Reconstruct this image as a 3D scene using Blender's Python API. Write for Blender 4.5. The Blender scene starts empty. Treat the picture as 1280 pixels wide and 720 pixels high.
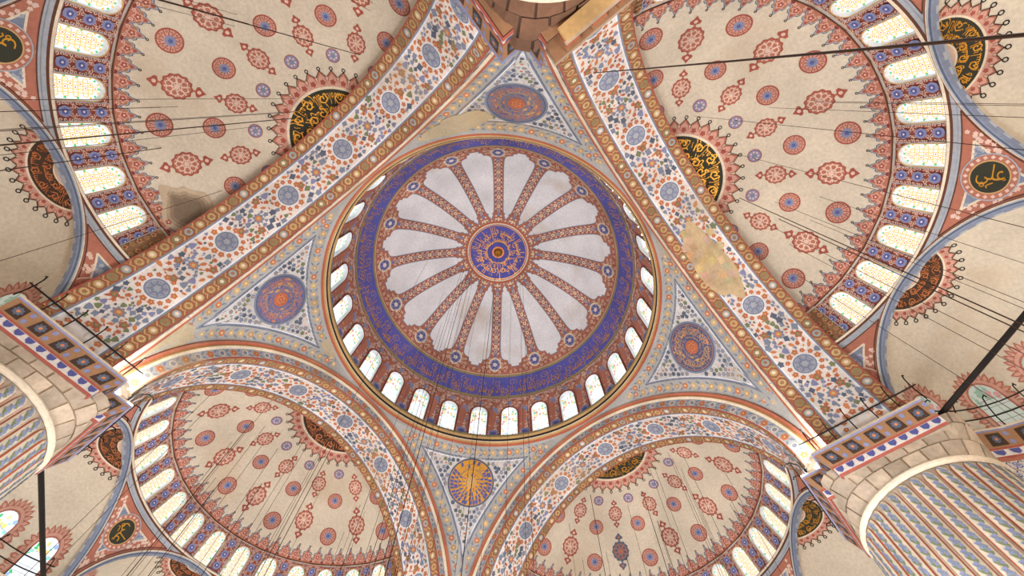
import bpy, math, random
from mathutils import Matrix, Vector
random.seed(7)
pi, sin, cos, rad = math.pi, math.sin, math.cos, math.radians
SC = bpy.context.scene
COL = SC.collection

# ------------------------------------------------------------------ camera
EYE = (9.554, 9.456, 1.6)
cam = bpy.data.cameras.new('camera'); cam.sensor_width = 36.0
cam.lens = 36.0 * 590.84 / 1280.0; cam.clip_end = 500
camo = bpy.data.objects.new('camera', cam); COL.objects.link(camo)
def _rot(v):
    a = math.sqrt(sum(x * x for x in v)); return Matrix.Rotation(a, 3, Vector(v))
_s = math.sqrt(.5)
_RM = Matrix(((-_s, _s, 0), (_s, _s, 0), (0, 0, 1))) @ _rot((-0.25888, 0.28223, 0.12469))
_m = Matrix.Identity(4)
for i in range(3):
    _m[i][0] = _RM[0][i]; _m[i][1] = _RM[1][i]; _m[i][2] = -_RM[2][i]; _m[i][3] = EYE[i]
camo.matrix_world = _m
SC.camera = camo

# ------------------------------------------------------------------ light
SC.view_settings.view_transform = 'Standard'; SC.view_settings.look = 'None'
SC.view_settings.gamma = 1.0; SC.view_settings.use_curve_mapping = False
SC.view_settings.exposure = 0.2
w = bpy.data.worlds.new('daylight'); SC.world = w; w.use_nodes = True
bg = w.node_tree.nodes['Background']
bg.inputs[0].default_value = (.80, .91, 1.0, 1); bg.inputs[1].default_value = 0.9
def lamp(name, typ, loc, energy, colour, size=.5, target=None, spot=None):
    l = bpy.data.lights.new(name, typ); l.energy = energy; l.color = colour
    if typ == 'AREA': l.shape = 'DISK'; l.size = size
    else: l.shadow_soft_size = size
    if spot: l.spot_size = spot; l.spot_blend = .6
    o = bpy.data.objects.new(name, l); COL.objects.link(o); o.location = loc
    if target: o.rotation_euler = (Vector(target) - Vector(loc)).to_track_quat('-Z', 'Y').to_euler()
    return o
# ring chandeliers hang a few metres over the carpet, far below the frame
for cx, cy, e in ((0, 0, 5200), (9, -9, 1300), (-9, 9, 2200), (-9, -9, 1700), (0, 18, 2700), (18, 0, 350), (0, -18, 1700), (-18, 0, 250)):
    lamp('chandelier_light', 'POINT', (cx, cy, 5.0), e * 1.2, (.93, .97, 1.0), 1.6)

# ------------------------------------------------------------------ colours
def lin(c):
    out = []
    for v in c[:3]:
        v /= 255.0
        out.append(v / 12.92 if v <= .04045 else ((v + .055) / 1.055) ** 2.4)
    return (out[0], out[1], out[2], 1.0)
PAL = dict(plaster=(214, 205, 184), white=(238, 244, 248), cream=(236, 222, 196), terra=(184, 118, 96), red=(168, 88, 72),
    dred=(134, 60, 50), brown=(164, 124, 88), dbrown=(98, 60, 42), tan=(206, 170, 112), gold=(222, 164, 60), olive=(150, 140, 98),
    azure=(92, 96, 184), blue=(92, 98, 164), lilac=(138, 144, 182), slate=(132, 144, 166), dslate=(92, 104, 124), greyb=(172, 180, 188), black=(34, 30, 28),
    dkgreen=(52, 54, 40), orange=(210, 134, 86), rust=(190, 108, 78), pink=(212, 164, 146), ground=(178, 181, 178), stone=(186, 170, 148),
    green=(124, 136, 100), yellow=(216, 186, 130), floral=(236, 230, 222), salmon=(230, 200, 182), umber=(70, 50, 36))
PL = {k: lin(v) for k, v in PAL.items()}

# ------------------------------------------------------------------ materials
def newmat(name):
    m = bpy.data.materials.new(name); m.use_nodes = True
    nt = m.node_tree; return m, nt, nt.nodes['Principled BSDF']
def paint_mat(name, rough=.85, metal=0.0, lo=.74, hi=1.12, stain=None, scale=.35):
    m, nt, b = newmat(name); N = nt.nodes.new; L = nt.links.new
    at = N('ShaderNodeAttribute'); at.attribute_name = 'paint'
    ge = N('ShaderNodeNewGeometry')
    n1 = N('ShaderNodeTexNoise'); n1.inputs['Scale'].default_value = scale; n1.inputs['Detail'].default_value = 6
    n2 = N('ShaderNodeTexNoise'); n2.inputs['Scale'].default_value = 7.0; n2.inputs['Detail'].default_value = 3
    L(ge.outputs['Position'], n1.inputs['Vector']); L(ge.outputs['Position'], n2.inputs['Vector'])
    r1 = N('ShaderNodeMapRange'); r1.inputs[1].default_value = .3; r1.inputs[2].default_value = .7; r1.inputs[3].default_value = lo; r1.inputs[4].default_value = hi
    r2 = N('ShaderNodeMapRange'); r2.inputs[1].default_value = .3; r2.inputs[2].default_value = .7; r2.inputs[3].default_value = .9; r2.inputs[4].default_value = 1.08
    L(n1.outputs['Fac'], r1.inputs[0]); L(n2.outputs['Fac'], r2.inputs[0])
    mu = N('ShaderNodeMath'); mu.operation = 'MULTIPLY'; L(r1.outputs[0], mu.inputs[0]); L(r2.outputs[0], mu.inputs[1])
    vm = N('ShaderNodeVectorMath'); vm.operation = 'SCALE'; L(at.outputs['Color'], vm.inputs[0]); L(mu.outputs[0], vm.inputs['Scale'])
    out = vm.outputs[0]
    if stain:
        n3 = N('ShaderNodeTexNoise'); n3.inputs['Scale'].default_value = .22; n3.inputs['Detail'].default_value = 8
        L(ge.outputs['Position'], n3.inputs['Vector'])
        r3 = N('ShaderNodeMapRange'); r3.inputs[1].default_value = .56; r3.inputs[2].default_value = .72; r3.inputs[3].default_value = 0; r3.inputs[4].default_value = .6
        L(n3.outputs['Fac'], r3.inputs[0])
        mx = N('ShaderNodeMix'); mx.data_type = 'RGBA'; L(r3.outputs[0], mx.inputs[0]); L(out, mx.inputs[6]); mx.inputs[7].default_value = lin(stain)
        out = mx.outputs[2]
    L(out, b.inputs['Base Color']); b.inputs['Roughness'].default_value = rough; b.inputs['Metallic'].default_value = metal
    return m
M_paint = paint_mat('painted_plaster')
M_plain = paint_mat('plain_plaster', lo=.86, hi=1.08, stain=(196, 176, 146))
M_worn = paint_mat('worn_paint', stain=(186, 164, 122), scale=.5)
M_stone = paint_mat('cut_stone', lo=.72, hi=1.15, scale=1.1)
M_gilt = paint_mat('gilding', rough=.38, metal=.75, lo=.9, hi=1.1)
M_iron = paint_mat('dark_iron', rough=.5, metal=.6)
def glass_mat(name, k):
    m, nt, b = newmat(name); N = nt.nodes.new; L = nt.links.new
    at = N('ShaderNodeAttribute'); at.attribute_name = 'paint'
    b.inputs['Base Color'].default_value = (.05, .05, .05, 1); L(at.outputs['Color'], b.inputs['Emission Color'])
    b.inputs['Emission Strength'].default_value = k; b.inputs['Roughness'].default_value = .2
    return m
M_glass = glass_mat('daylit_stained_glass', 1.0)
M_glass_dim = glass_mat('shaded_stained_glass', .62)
M_bulb = glass_mat('lit_bulb', 14.0)

# ------------------------------------------------------------------ mesh tools
class MB:
    def __init__(s): s.v = []; s.f = []; s.c = []
    def face(s, pts, col):
        n = len(s.v); s.v.extend(pts); s.f.append(tuple(range(n, n + len(pts)))); s.c.append(col)
    def grid(s, rows, col, closed=False):
        """rows: list of equal-length point lists; col: colour or f(i,j)"""
        n = len(s.v); k = len(rows[0])
        for r in rows: s.v.extend(r)
        for i in range(len(rows) - 1):
            for j in range(k if closed else k - 1):
                j2 = (j + 1) % k
                s.f.append((n + i * k + j, n + i * k + j2, n + (i + 1) * k + j2, n + (i + 1) * k + j))
                s.c.append(col(i, j) if callable(col) else col)
    def mesh(s, name, mat, smooth=False):
        me = bpy.data.meshes.new(name); me.from_pydata(s.v, [], s.f)
        at = me.color_attributes.new('paint', 'FLOAT_COLOR', 'CORNER')
        buf = []
        for f, c in zip(s.f, s.c):
            cc = PL[c] if isinstance(c, str) else c
            buf.extend(tuple(cc) * len(f))
        at.data.foreach_set('color', buf)
        me.materials.append(mat)
        if smooth: me.polygons.foreach_set('use_smooth', [True] * len(me.polygons))
        me.update(); return me
    def obj(s, name, mat, parent=None, smooth=False):
        return link(name, s.mesh(name, mat, smooth), parent)
def link(name, me, parent=None, mtx=None):
    o = bpy.data.objects.new(name, me); COL.objects.link(o)
    if parent: o.parent = parent
    if mtx is not None: o.matrix_local = mtx
    return o
def tag(o, label=None, cat=None, group=None, kind=None):
    if label: o['label'] = label
    if cat: o['category'] = cat
    if group: o['group'] = group
    if kind: o['kind'] = kind
    return o
def thing(name, label, cat, loc=(0, 0, 0), rz=0, group=None, kind=None):
    o = bpy.data.objects.new(name, None); COL.objects.link(o); o.location = loc; o.rotation_euler = (0, 0, rz)
    return tag(o, label, cat, group, kind)

# ------------------------------------------------------------------ 2-D motifs, drawn on a surface map S(u, v, off)
def ell(cx, cy, rx, ry=None, rot=0, n=12):
    ry = ry or rx; c, s = cos(rot), sin(rot); out = []
    for i in range(n):
        a = 2 * pi * i / n; x, y = rx * cos(a), ry * sin(a); out.append((cx + c * x - s * y, cy + s * x + c * y))
    return out
def lobed(cx, cy, r, k, amp, rot=0, per=4, sx=1, sy=1):
    n = k * per; out = []
    for i in range(n):
        a = 2 * pi * i / n; q = r * (1 + amp * cos(k * a)); out.append((cx + sx * q * cos(a + rot), cy + sy * q * sin(a + rot)))
    return out
def leaf(cx, cy, l, w_, rot=0):
    c, s = cos(rot), sin(rot)
    return [(cx + c * x - s * y, cy + s * x + c * y) for x, y in ((-l, 0), (-.4 * l, -w_), (.4 * l, -.8 * w_), (l, 0), (.4 * l, .8 * w_), (-.4 * l, w_))]
LAY = .008
def draw(mb, S, poly, col, lay=1):
    xs = [p[0] for p in poly]; ys = [p[1] for p in poly]
    if lay > 0 and max(max(xs) - min(xs), max(ys) - min(ys)) > .42 and len(poly) > 4:   # large shapes follow the curve of the vault
        n = len(poly); cx, cy = sum(xs) / n, sum(ys) / n; o = lay * LAY
        mid = [S((u + cx) / 2, (v + cy) / 2, o) for u, v in poly]; out = [S(u, v, o) for u, v in poly]
        ce = S(cx, cy, o)
        for i in range(n): mb.face([ce, mid[i], mid[(i + 1) % n]], col)
        for i in range(n): j = (i + 1) % n; mb.face([mid[i], out[i], out[j], mid[j]], col)
        return
    mb.face([S(u, v, lay * LAY) for u, v in poly], col)
def ring(mb, S, cx, cy, r0, r1, col, lay=1, n=16, sx=1, sy=1):
    for i in range(n):
        a, b = 2 * pi * i / n, 2 * pi * (i + 1) / n
        mb.face([S(cx + sx * r * cos(t), cy + sy * r * sin(t), lay * LAY) for r, t in ((r0, a), (r1, a), (r1, b), (r0, b))], col)
def disc(mb, S, cx, cy, r, col, lay=1, n=24, rings=3, sx=1, sy=1):
    for k in range(rings):
        ring(mb, S, cx, cy, r * k / rings, r * (k + 1) / rings, col, lay, n, sx, sy) if k else draw(mb, S, [(cx + sx * r / rings * cos(2 * pi * i / n), cy + sy * r / rings * sin(2 * pi * i / n)) for i in range(n)], col, lay)
def stroke(mb, S, pts, wd, col, lay=1, closed=False):
    n = len(pts); L_, R_ = [], []
    for i in range(n):
        a = pts[i - 1] if (i or closed) else pts[0]; b = pts[(i + 1) % n] if (i < n - 1 or closed) else pts[-1]
        dx, dy = b[0] - a[0], b[1] - a[1]; q = math.hypot(dx, dy) or 1
        nx, ny = -dy / q * wd / 2, dx / q * wd / 2
        L_.append((pts[i][0] + nx, pts[i][1] + ny)); R_.append((pts[i][0] - nx, pts[i][1] - ny))
    for i in range(n if closed else n - 1):
        j = (i + 1) % n
        draw(mb, S, [L_[i], L_[j], R_[j], R_[i]], col, lay)
def scroll(mb, S, cx, cy, r, rot, wd, col, lay=2, turns=1.2, n=9, hand=1):
    pts = []
    for i in range(n):
        t = i / (n - 1); a = rot + hand * turns * 2 * pi * t; q = r * (1 - .8 * t)
        pts.append((cx + q * cos(a), cy + q * sin(a)))
    stroke(mb, S, pts, wd, col, lay)
def rosette(mb, S, cx, cy, r, cols, lay=2, k=6, rot=0):
    draw(mb, S, lobed(cx, cy, r, k, .18, rot), cols[0], lay)
    draw(mb, S, lobed(cx, cy, r * .62, k, .15, rot + pi / k), cols[1], lay + 1)
    if len(cols) > 2: draw(mb, S, ell(cx, cy, r * .3, n=8), cols[2], lay + 2)

# Arabic script: join letters, reverse to visual order, take outlines from the built-in font
_AR = {'ا': (0xFE8D, 2), 'أ': (0xFE83, 2), 'إ': (0xFE87, 2), 'ب': (0xFE8F, 4), 'ة': (0xFE93, 2), 'ت': (0xFE95, 4), 'ث': (0xFE99, 4), 'ج': (0xFE9D, 4),
    'ح': (0xFEA1, 4), 'خ': (0xFEA5, 4), 'د': (0xFEA9, 2), 'ذ': (0xFEAB, 2), 'ر': (0xFEAD, 2), 'ز': (0xFEAF, 2), 'س': (0xFEB1, 4), 'ش': (0xFEB5, 4),
    'ص': (0xFEB9, 4), 'ض': (0xFEBD, 4), 'ط': (0xFEC1, 4), 'ظ': (0xFEC5, 4), 'ع': (0xFEC9, 4), 'غ': (0xFECD, 4), 'ف': (0xFED1, 4), 'ق': (0xFED5, 4),
    'ك': (0xFED9, 4), 'ل': (0xFEDD, 4), 'م': (0xFEE1, 4), 'ن': (0xFEE5, 4), 'ه': (0xFEE9, 4), 'و': (0xFEED, 2), 'ى': (0xFEEF, 2), 'ي': (0xFEF1, 4)}
def shape_arabic(t):
    out = []
    for i, ch in enumerate(t):
        if ch not in _AR: out.append(ch); continue
        base, k = _AR[ch]
        pre = i > 0 and t[i - 1] in _AR and _AR[t[i - 1]][1] == 4
        nxt = i + 1 < len(t) and t[i + 1] in _AR and k == 4
        out.append(chr(base + (3 if pre and nxt else 1 if pre else 2 if nxt else 0)))
    return ''.join(reversed(out))
_TX = {}
def text_faces(t):
    """list of polygons ((x,y),...) of the shaped text, height about 1"""
    if t in _TX: return _TX[t]
    c = bpy.data.curves.new('lettering', 'FONT'); c.body = shape_arabic(t); c.resolution_u = 1
    o = bpy.data.objects.new('lettering', c); COL.objects.link(o)
    me = o.evaluated_get(bpy.context.evaluated_depsgraph_get()).to_mesh()
    fs = [[(me.vertices[i].co.x, me.vertices[i].co.y) for i in p.vertices] for p in me.polygons]
    wd = max([x for f in fs for x, y in f] + [.01])
    o.evaluated_get(bpy.context.evaluated_depsgraph_get()).to_mesh_clear()
    bpy.data.objects.remove(o); bpy.data.curves.remove(c)
    _TX[t] = (fs, wd); return _TX[t]
VERSE = 'الله نور السماوات والأرض مثل نوره كمشكاة فيها مصباح المصباح في زجاجة الزجاجة كأنها كوكب دري يوقد من شجرة مباركة زيتونة'
VERSE2 = 'إن الله يمسك السماوات والأرض أن تزولا ولئن زالتا إن أمسكهما من أحد من بعده إنه كان حليما غفورا'
def text_on_ring(mb, S, t, r_mid, h, a0, a1, col, lay, flip=1):
    """letters stand on a circle in the plane of S, from angle a0 to a1"""
    fs, wd = text_faces(t); k = (a1 - a0) / wd
    for f in fs:
        mb.face([S((r_mid + flip * (y - .3) * h) * cos(a0 + x * k), (r_mid + flip * (y - .3) * h) * sin(a0 + x * k), lay * LAY) for x, y in f], col)

# ------------------------------------------------------------------ sizes (metres; read off the photograph, see the ring of the dome = 23 m)
H0 = 1.6
AP = 11.63            # planes of the great arches
RA, RI = 11.42, 10.38 # arch edge under the pendentives, soffit radius
DEP = 15.25           # far edge of the soffit
ZS = 17.5 + H0        # springing of the great arches
ZR, RR = 29.13 + H0, 11.36
ZTOP = 42.06 + H0
def pull(k): return Matrix.Rotation(k, 4, 'Z')
ROT = {'north': 0.0, 'east': -pi / 2, 'south': pi, 'west': pi / 2}   # +y, +x, -y, -x

# ================================================================== floor
fb = MB(); nn = 12
fb.grid([[(-34 + 68 * i / nn, -34 + 68 * j / nn, 0) for j in range(nn + 1)] for i in range(nn + 1)], lin((150, 104, 92)))
tag(fb.obj('floor', M_paint), 'wide red carpeted prayer hall floor', 'floor', kind='structure')

# ================================================================== main dome
dome = thing('main_dome', 'great central dome with white petal panels and a blue calligraphy band', 'dome', (0, 0, 0), 0)
def prof(z):   # radius of the dome at height z
    t = max(0.0, (z - (30 + H0)) / 12.06)
    return 11.35 * max(0.0, 1 - t ** 2.35) ** (1 / 2.35)
# arc-length table from the apex
_tab = [(0.0, 0.0, ZTOP)]
for i in range(1, 801):
    t = (i / 800) ** 2; z = ZTOP - t * (ZTOP - 31.6); r = prof(z)
    s0, r0, z0 = _tab[-1]; _tab.append((s0 + math.hypot(r - r0, z - z0), r, z))
def dome_s(s):
    lo, hi = 0, len(_tab) - 1
    while hi - lo > 1:
        m_ = (lo + hi) // 2
        if _tab[m_][0] <= s: lo = m_
        else: hi = m_
    a, b = _tab[lo], _tab[hi]; k = (s - a[0]) / (b[0] - a[0] or 1)
    r, z = a[1] + k * (b[1] - a[1]), a[2] + k * (b[2] - a[2])
    q = math.hypot(b[1] - a[1], b[2] - a[2]) or 1
    return r, z, -(b[2] - a[2]) / q, (b[1] - a[1]) / q    # r, z, outward normal (nr, nz)
def s_of_z(z):
    for a, b in zip(_tab, _tab[1:]):
        if b[2] <= z: return a[0] + (b[0] - a[0]) * (a[2] - z) / (a[2] - b[2])
    return _tab[-1][0]
def s_of_r(r_):
    for a, b in zip(_tab, _tab[1:]):
        if b[1] >= r_: return a[0] + (b[0] - a[0]) * (r_ - a[1]) / (b[1] - a[1])
    return _tab[-1][0]
def S_rib(u, s, off):      # rib frame: u across (metres), s arc length from the apex; rib lies along +y
    r, z, nr, nz = dome_s(max(.01, s)); a = u / max(r, .3)
    rr_ = r - off * nr; return (rr_ * sin(a), rr_ * cos(a), z - off * nz)
Z_BO, Z_BI = 34.45 + H0, 36.75 + H0       # calligraphy band, lower and upper edge
S_BO, S_BI = s_of_z(Z_BO), s_of_z(Z_BI)
S_END = s_of_r(9.72)
NS = 112
mb = MB(); ss = [S_BO * i / 40 for i in range(41)]
rows = []
for s in ss:
    r, z, _, _ = dome_s(s) if s > 0 else (0.01, ZTOP, 0, 1)
    rows.append([(r * cos(2 * pi * j / NS), r * sin(2 * pi * j / NS), z) for j in range(NS)])
r, z, _, _ = dome_s(S_BO); rows.append([((r + .25) * cos(2 * pi * j / NS), (r + .25) * sin(2 * pi * j / NS), z - .02) for j in range(NS)])
mb.grid(rows, 'white', True); mb.obj('dome_shell', M_plain, dome, True)

def lathe_s(mb, s0, s1, col, lay, n=4, seg=NS):
    rows = []
    for i in range(n + 1):
        r, z, nr, nz = dome_s(s0 + (s1 - s0) * i / n); r -= lay * LAY * nr; z -= lay * LAY * nz
        rows.append([(r * cos(2 * pi * j / seg), r * sin(2 * pi * j / seg), z) for j in range(seg)])
    mb.grid(rows, col, True)
# terracotta border between petals and calligraphy
mb = MB(); lathe_s(mb, S_END - .22, S_BI + .05, 'terra', 2, 3); lathe_s(mb, S_END - .28, S_END - .2, 'slate', 1, 1)
for k in range(128):
    a = 2 * pi * k / 128; r, z, _, _ = dome_s(S_END); 
    def S_(u, v, off, a=a):
        x, y, zz = S_rib(u, v, off); return (x * cos(a) - y * sin(a), x * sin(a) + y * cos(a), zz)
    scroll(mb, S_, 0, (S_END - .2 + S_BI) / 2 + (.06 if k % 2 else -.06), .17, k, .05, 'cream', 4, 1, 7, 1 if k % 2 else -1)
    draw(mb, S_, leaf(.25, (S_END + S_BI) / 2 - .1, .12, .05, k), 'dred', 4)
mb.obj('arabesque_border', M_paint, dome)
# sixteen painted ribs with lobed feet
def rib_mesh():
    mb = MB(); s0 = s_of_r(3.0); L_ = []
    E0 = S_END - .05
    prof_ = [(E0 + .1, 1.5), (E0 - .46, 1.44), (E0 - .48, 1.22), (E0 - .62, 1.16), (E0 - .86, 1.1), (E0 - .92, .82), (E0 - 1.04, .62), (E0 - 1.25, .5), (E0 - 1.7, .42),
             (E0 - 2.6, .38), (E0 - 4.0, .37), (s0 + 1.3, .36), (s0 + .95, .38), (s0 + .8, .52), (s0 + .62, .44), (s0 + .4, .54), (s0, .58)]
    for grow, col, lay in ((.075, 'slate', 2), (0, 'terra', 3)):
        for (sa, wa), (sb, wb) in zip(prof_, prof_[1:]):
            n = max(1, int(abs(sa - sb) / .5))
            for i in range(n):
                t0, t1 = i / n, (i + 1) / n
                a, wA = sa + (sb - sa) * t0, wa + (wb - wa) * t0 + grow; b, wB = sa + (sb - sa) * t1, wa + (wb - wa) * t1 + grow
                draw(mb, S_rib, [(-wA, a), (0, a), (wA, a), (wB, b), (0, b), (-wB, b)], col, lay)
    # beads down the rib
    s = E0 - 1.75; k = 0
    while s > s0 + 1.0:
        draw(mb, S_rib, ell(0, s, .17, .2, n=8), 'greyb' if k % 2 == 0 else 'cream', 4)
        draw(mb, S_rib, ell(0, s, .06, .08, n=6), 'rust', 5)
        for sg in (-1, 1):
            draw(mb, S_rib, leaf(sg * .24, s + .22, .16, .07, pi / 2 + sg * .5), 'salmon', 4)
            draw(mb, S_rib, leaf(sg * .22, s - .02, .1, .04, pi / 2), 'dred', 4)
        s -= .46; k += 1
    # roundel in the foot
    ring(mb, S_rib, 0, E0 - .42, .46, .6, 'cream', 5, 16, 1, 1.2); disc(mb, S_rib, 0, E0 - .42, .46, 'lilac', 5, 14, 2, 1, 1.2)
    draw(mb, S_rib, lobed(0, E0 - .42, .34, 6, .25, 0, 4, 1, 1.2), 'blue', 6); draw(mb, S_rib, lobed(0, E0 - .42, .2, 5, .2), 'floral', 7)
    draw(mb, S_rib, ell(0, E0 - 1.32, .16, .2, n=8), 'lilac', 5); draw(mb, S_rib, ell(0, E0 - 1.32, .08, n=6), 'blue', 6)
    for sg in (-1, 1):
        for cx, cy, r in ((.68, E0 - .15, .19), (1.05, E0 - .12, .17), (.7, E0 - .52, .17), (.45, E0 - .95, .15), (.95, E0 - .55, .12)):
            scroll(mb, S_rib, sg * cx, cy, r, cx * 9, .06, 'cream', 5, 1.1, 8, sg)
            draw(mb, S_rib, leaf(sg * (cx - .17), cy + .13, .12, .06, cx * 5), 'dred', 4)
        for cy in (.25, .55): draw(mb, S_rib, ell(sg * .22, s0 + cy, .09, n=7), 'cream', 5)
    draw(mb, S_rib, ell(0, s0 + .68, .17, n=8), 'lilac', 5); draw(mb, S_rib, ell(0, s0 + .25, .13, n=8), 'cream', 5)
    return mb.mesh('painted_rib', M_paint)
me = rib_mesh()
for k in range(16): link('painted_rib', me, dome, pull(rad(39.3 - 90 + 22.5 * k)))
# central roundel
def S_top(u, v, off):
    r = math.hypot(u, v); R_, z, nr, nz = dome_s(max(r, .02)); a = math.atan2(v, u); q = (R_ - off * nr)
    return (q * cos(a), q * sin(a), z - off * nz)
mb = MB(); disc(mb, S_top, 0, 0, 2.72, 'azure', 2, 48, 5)
ring(mb, S_top, 0, 0, 2.72, 2.84, 'cream', 3, 48); ring(mb, S_top, 0, 0, 2.84, 2.98, 'rust', 3, 48); ring(mb, S_top, 0, 0, 2.98, 3.26, 'terra', 3, 48); ring(mb, S_top, 0, 0, 3.26, 3.32, 'slate', 2, 48)
for k in range(64): draw(mb, S_top, ell(3.12 * cos(k * pi / 32), 3.12 * sin(k * pi / 32), .08, n=6), 'cream' if k % 2 else 'greyb', 4)
co = mb.obj('central_roundel', M_paint, dome)
mb = MB(); ring(mb, S_top, 0, 0, 2.58, 2.66, 'gold', 4, 48); ring(mb, S_top, 0, 0, 1.02, 1.08, 'gold', 4, 32)
text_on_ring(mb, S_top, VERSE2[:52], 2.05, 1.0, 2 * pi, 0, 'gold', 5); text_on_ring(mb, S_top, VERSE2[50:], 1.35, .8, 2 * pi, 0, 'gold', 5)
for k in range(14): scroll(mb, S_top, 1.75 * cos(k * .449), 1.75 * sin(k * .449), .3, k, .05, 'gold', 6, 1.1, 8)
ring(mb, S_top, 0, 0, .34, .56, 'orange', 4, 20)
mb.obj('gilt_lettering', M_gilt, co)
# blue calligraphy band
mb = MB(); lathe_s(mb, S_BI, S_BO, 'azure', 3, 6)
lathe_s(mb, S_BI - .02, S_BI + .22, 'olive', 4, 2); lathe_s(mb, S_BO - .24, S_BO + .02, 'olive', 4, 2); lathe_s(mb, S_BI - .06, S_BI, 'cream', 4, 1); lathe_s(mb, S_BO + .01, S_BO + .09, 'red', 4, 1)
band = mb.obj('calligraphy_band', M_paint, dome)
mb = MB(); h = 1.75; base = S_BO - .62
for q, t in enumerate((VERSE, VERSE2, VERSE[::1])):
    fs, wd = text_faces(t); A0 = 2 * pi * q / 3; k = (2 * pi / 3 - .04) / wd
    for f in fs:
        pts = []
        for x, y in f:
            r, z, nr, nz = dome_s(base - y * h); a = A0 - x * k; r -= 5 * LAY * nr
            pts.append((r * cos(a), r * sin(a), z - 5 * LAY * nz))
        mb.face(pts, 'gold')
for k in range(90):   # thin tendrils behind the letters
    a = 2 * pi * k / 90
    def S_(u, v, off, a=a):
        x, y, zz = S_rib(u, v, off); return (x * cos(a) - y * sin(a), x * sin(a) + y * cos(a), zz)
    scroll(mb, S_, 0, (S_BI + S_BO) / 2 + (.5 if k % 2 else -.45), .42, k * 1.7, .05, 'tan', 4, 1.3, 9, 1 if k % 2 else -1)
mb.obj('gilt_lettering', M_gilt, band)

# drum with twenty-eight windows: one bay, copied round
def arch_outline(w_, zb, zs, n=10):      # from bottom left up and over to bottom right
    return [(-w_, zb)] + [(-w_ * cos(pi * i / n), zs + w_ * sin(pi * i / n)) for i in range(n + 1)] + [(w_, zb)]
def bay_wall(mb, S, W, z0, z1, w_, zb, zs, col):
    o = arch_outline(w_, zb, zs); h = len(o) // 2
    zt = zs + w_; c = o[h]
    left = [(0, z0), (-W / 2, z0), (-W / 2, (z0 + z1) / 2), (-W / 2, z1), (0, z1), (0, zt)] + [p for p in reversed(o[:h]) if p[0] < -1e-6] + [(0, zb)]
    right = [(-x, y) for x, y in reversed(left)]
    draw(mb, S, left, col, -13); draw(mb, S, right, col, -13)
def window_meshes(name, S, w_, zb, zs, rim, rimcol, depth, style):
    """painted rim and plaster reveal; the pane is a mesh of its own"""
    f = MB(); o = arch_outline(w_, zb, zs); o2 = arch_outline(w_ + rim, zb - .02, zs)
    for a, b, c, d in zip(o, o[1:], o2[1:], o2): f.face([S(a[0], a[1], .02), S(b[0], b[1], .02), S(c[0], c[1], .02), S(d[0], d[1], .02)], rimcol)
    lo = o + [o[0]]
    for a, b in zip(lo, lo[1:]): f.face([S(a[0], a[1], .02), S(b[0], b[1], .02), S(b[0], b[1], -depth), S(a[0], a[1], -depth)], 'white')
    g = MB(); d = -depth + .03
    def Sg(u, v, off): return S(u, v, d + off)
    pal = style['pal']; zt = zs + w_
    g.face([Sg(x, y, -.04) for x, y in o], style['base'])
    rr = random.Random(3)
    if style['kind'] == 'rings':
        st = w_ * .56; y = zb + st * .75; row = 0
        while y < zt - st * .35:
            n_ = 3 if row % 2 == 0 else 2
            for i in range(n_):
                x = (i - (n_ - 1) / 2) * st * 1.05
                if y > zs and math.hypot(x, y - zs) > w_ * .72: continue
                ring(g, Sg, x, y, st * .28, st * .42, pal[0], 1, 10)
                draw(g, Sg, ell(x, y, st * .14, n=6), pal[1 if (i + row) % 2 else 2], 1)
            y += st * .66; row += 1
        n = 9
        for i in range(n):
            yy = zb + (zs - zb) * (i + .5) / n
            for sg in (-1, 1): draw(g, Sg, ell(sg * w_ * .88, yy, w_ * .1, (zs - zb) / n * .4, n=6), pal[3] if i % 3 == 0 else style['edge'], 1)
        for i in range(7):
            a = pi * (i + .5) / 7; draw(g, Sg, ell(w_ * .86 * cos(a), zs + w_ * .86 * sin(a), w_ * .11, n=6), pal[3] if i % 2 else pal[0], 1)
        for i in range(4): draw(g, Sg, ell(-w_ * .6 + i * w_ * .4, zb + .07, w_ * .12, .05, n=6), pal[3] if i % 2 else pal[0], 1)
    else:
        ny = 12
        for j in range(ny):
            for i in range(5):
                x = (i - 2) * w_ * .38 + rr.uniform(-.05, .05); y = zb + (zt - zb) * (j + .6) / (ny + .4)
                if y > zs and math.hypot(x, y - zs) > w_ * .85: continue
                if rr.random() < style['fill']: draw(g, Sg, ell(x, y, w_ * rr.uniform(.1, .22), w_ * rr.uniform(.1, .26), n=6), rr.choice(pal), 1)
        for i in range(1, 5):     # leading
            yy = zb + (zs - zb) * i / 4.5; stroke(g, Sg, [(-w_, yy), (w_, yy)], .025, style['lead'], 2)
        stroke(g, Sg, [(0, zb), (0, zt)], .025, style['lead'], 2)
    return f.mesh(name, M_paint), g.mesh('glass_pane', style['mat'])
G_W = lin((248, 252, 255)); G_Y = lin((244, 192, 60)); G_G = lin((60, 196, 120)); G_R = lin((238, 120, 70)); G_A = lin((250, 226, 130)); G_L = lin((178, 190, 200)); G_B = lin((150, 190, 240)); G_C = lin((150, 226, 214))
NW = 28; WB = 2 * pi * 11.35 / NW
Z_W0, Z_W1 = 31.55, Z_BO
def S_drum(u, z, off):
    a = u / 11.35; r = (prof(z) if z > 31.6 else 11.35) - off
    return (r * sin(a), r * cos(a), z)
w_, zb, zs = .67, 31.72, 35.02 - .67
mb = MB(); bay_wall(mb, S_drum, WB, Z_W0, Z_W1, w_, zb, zs, 'terra')
r_ = random.Random(11)
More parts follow.
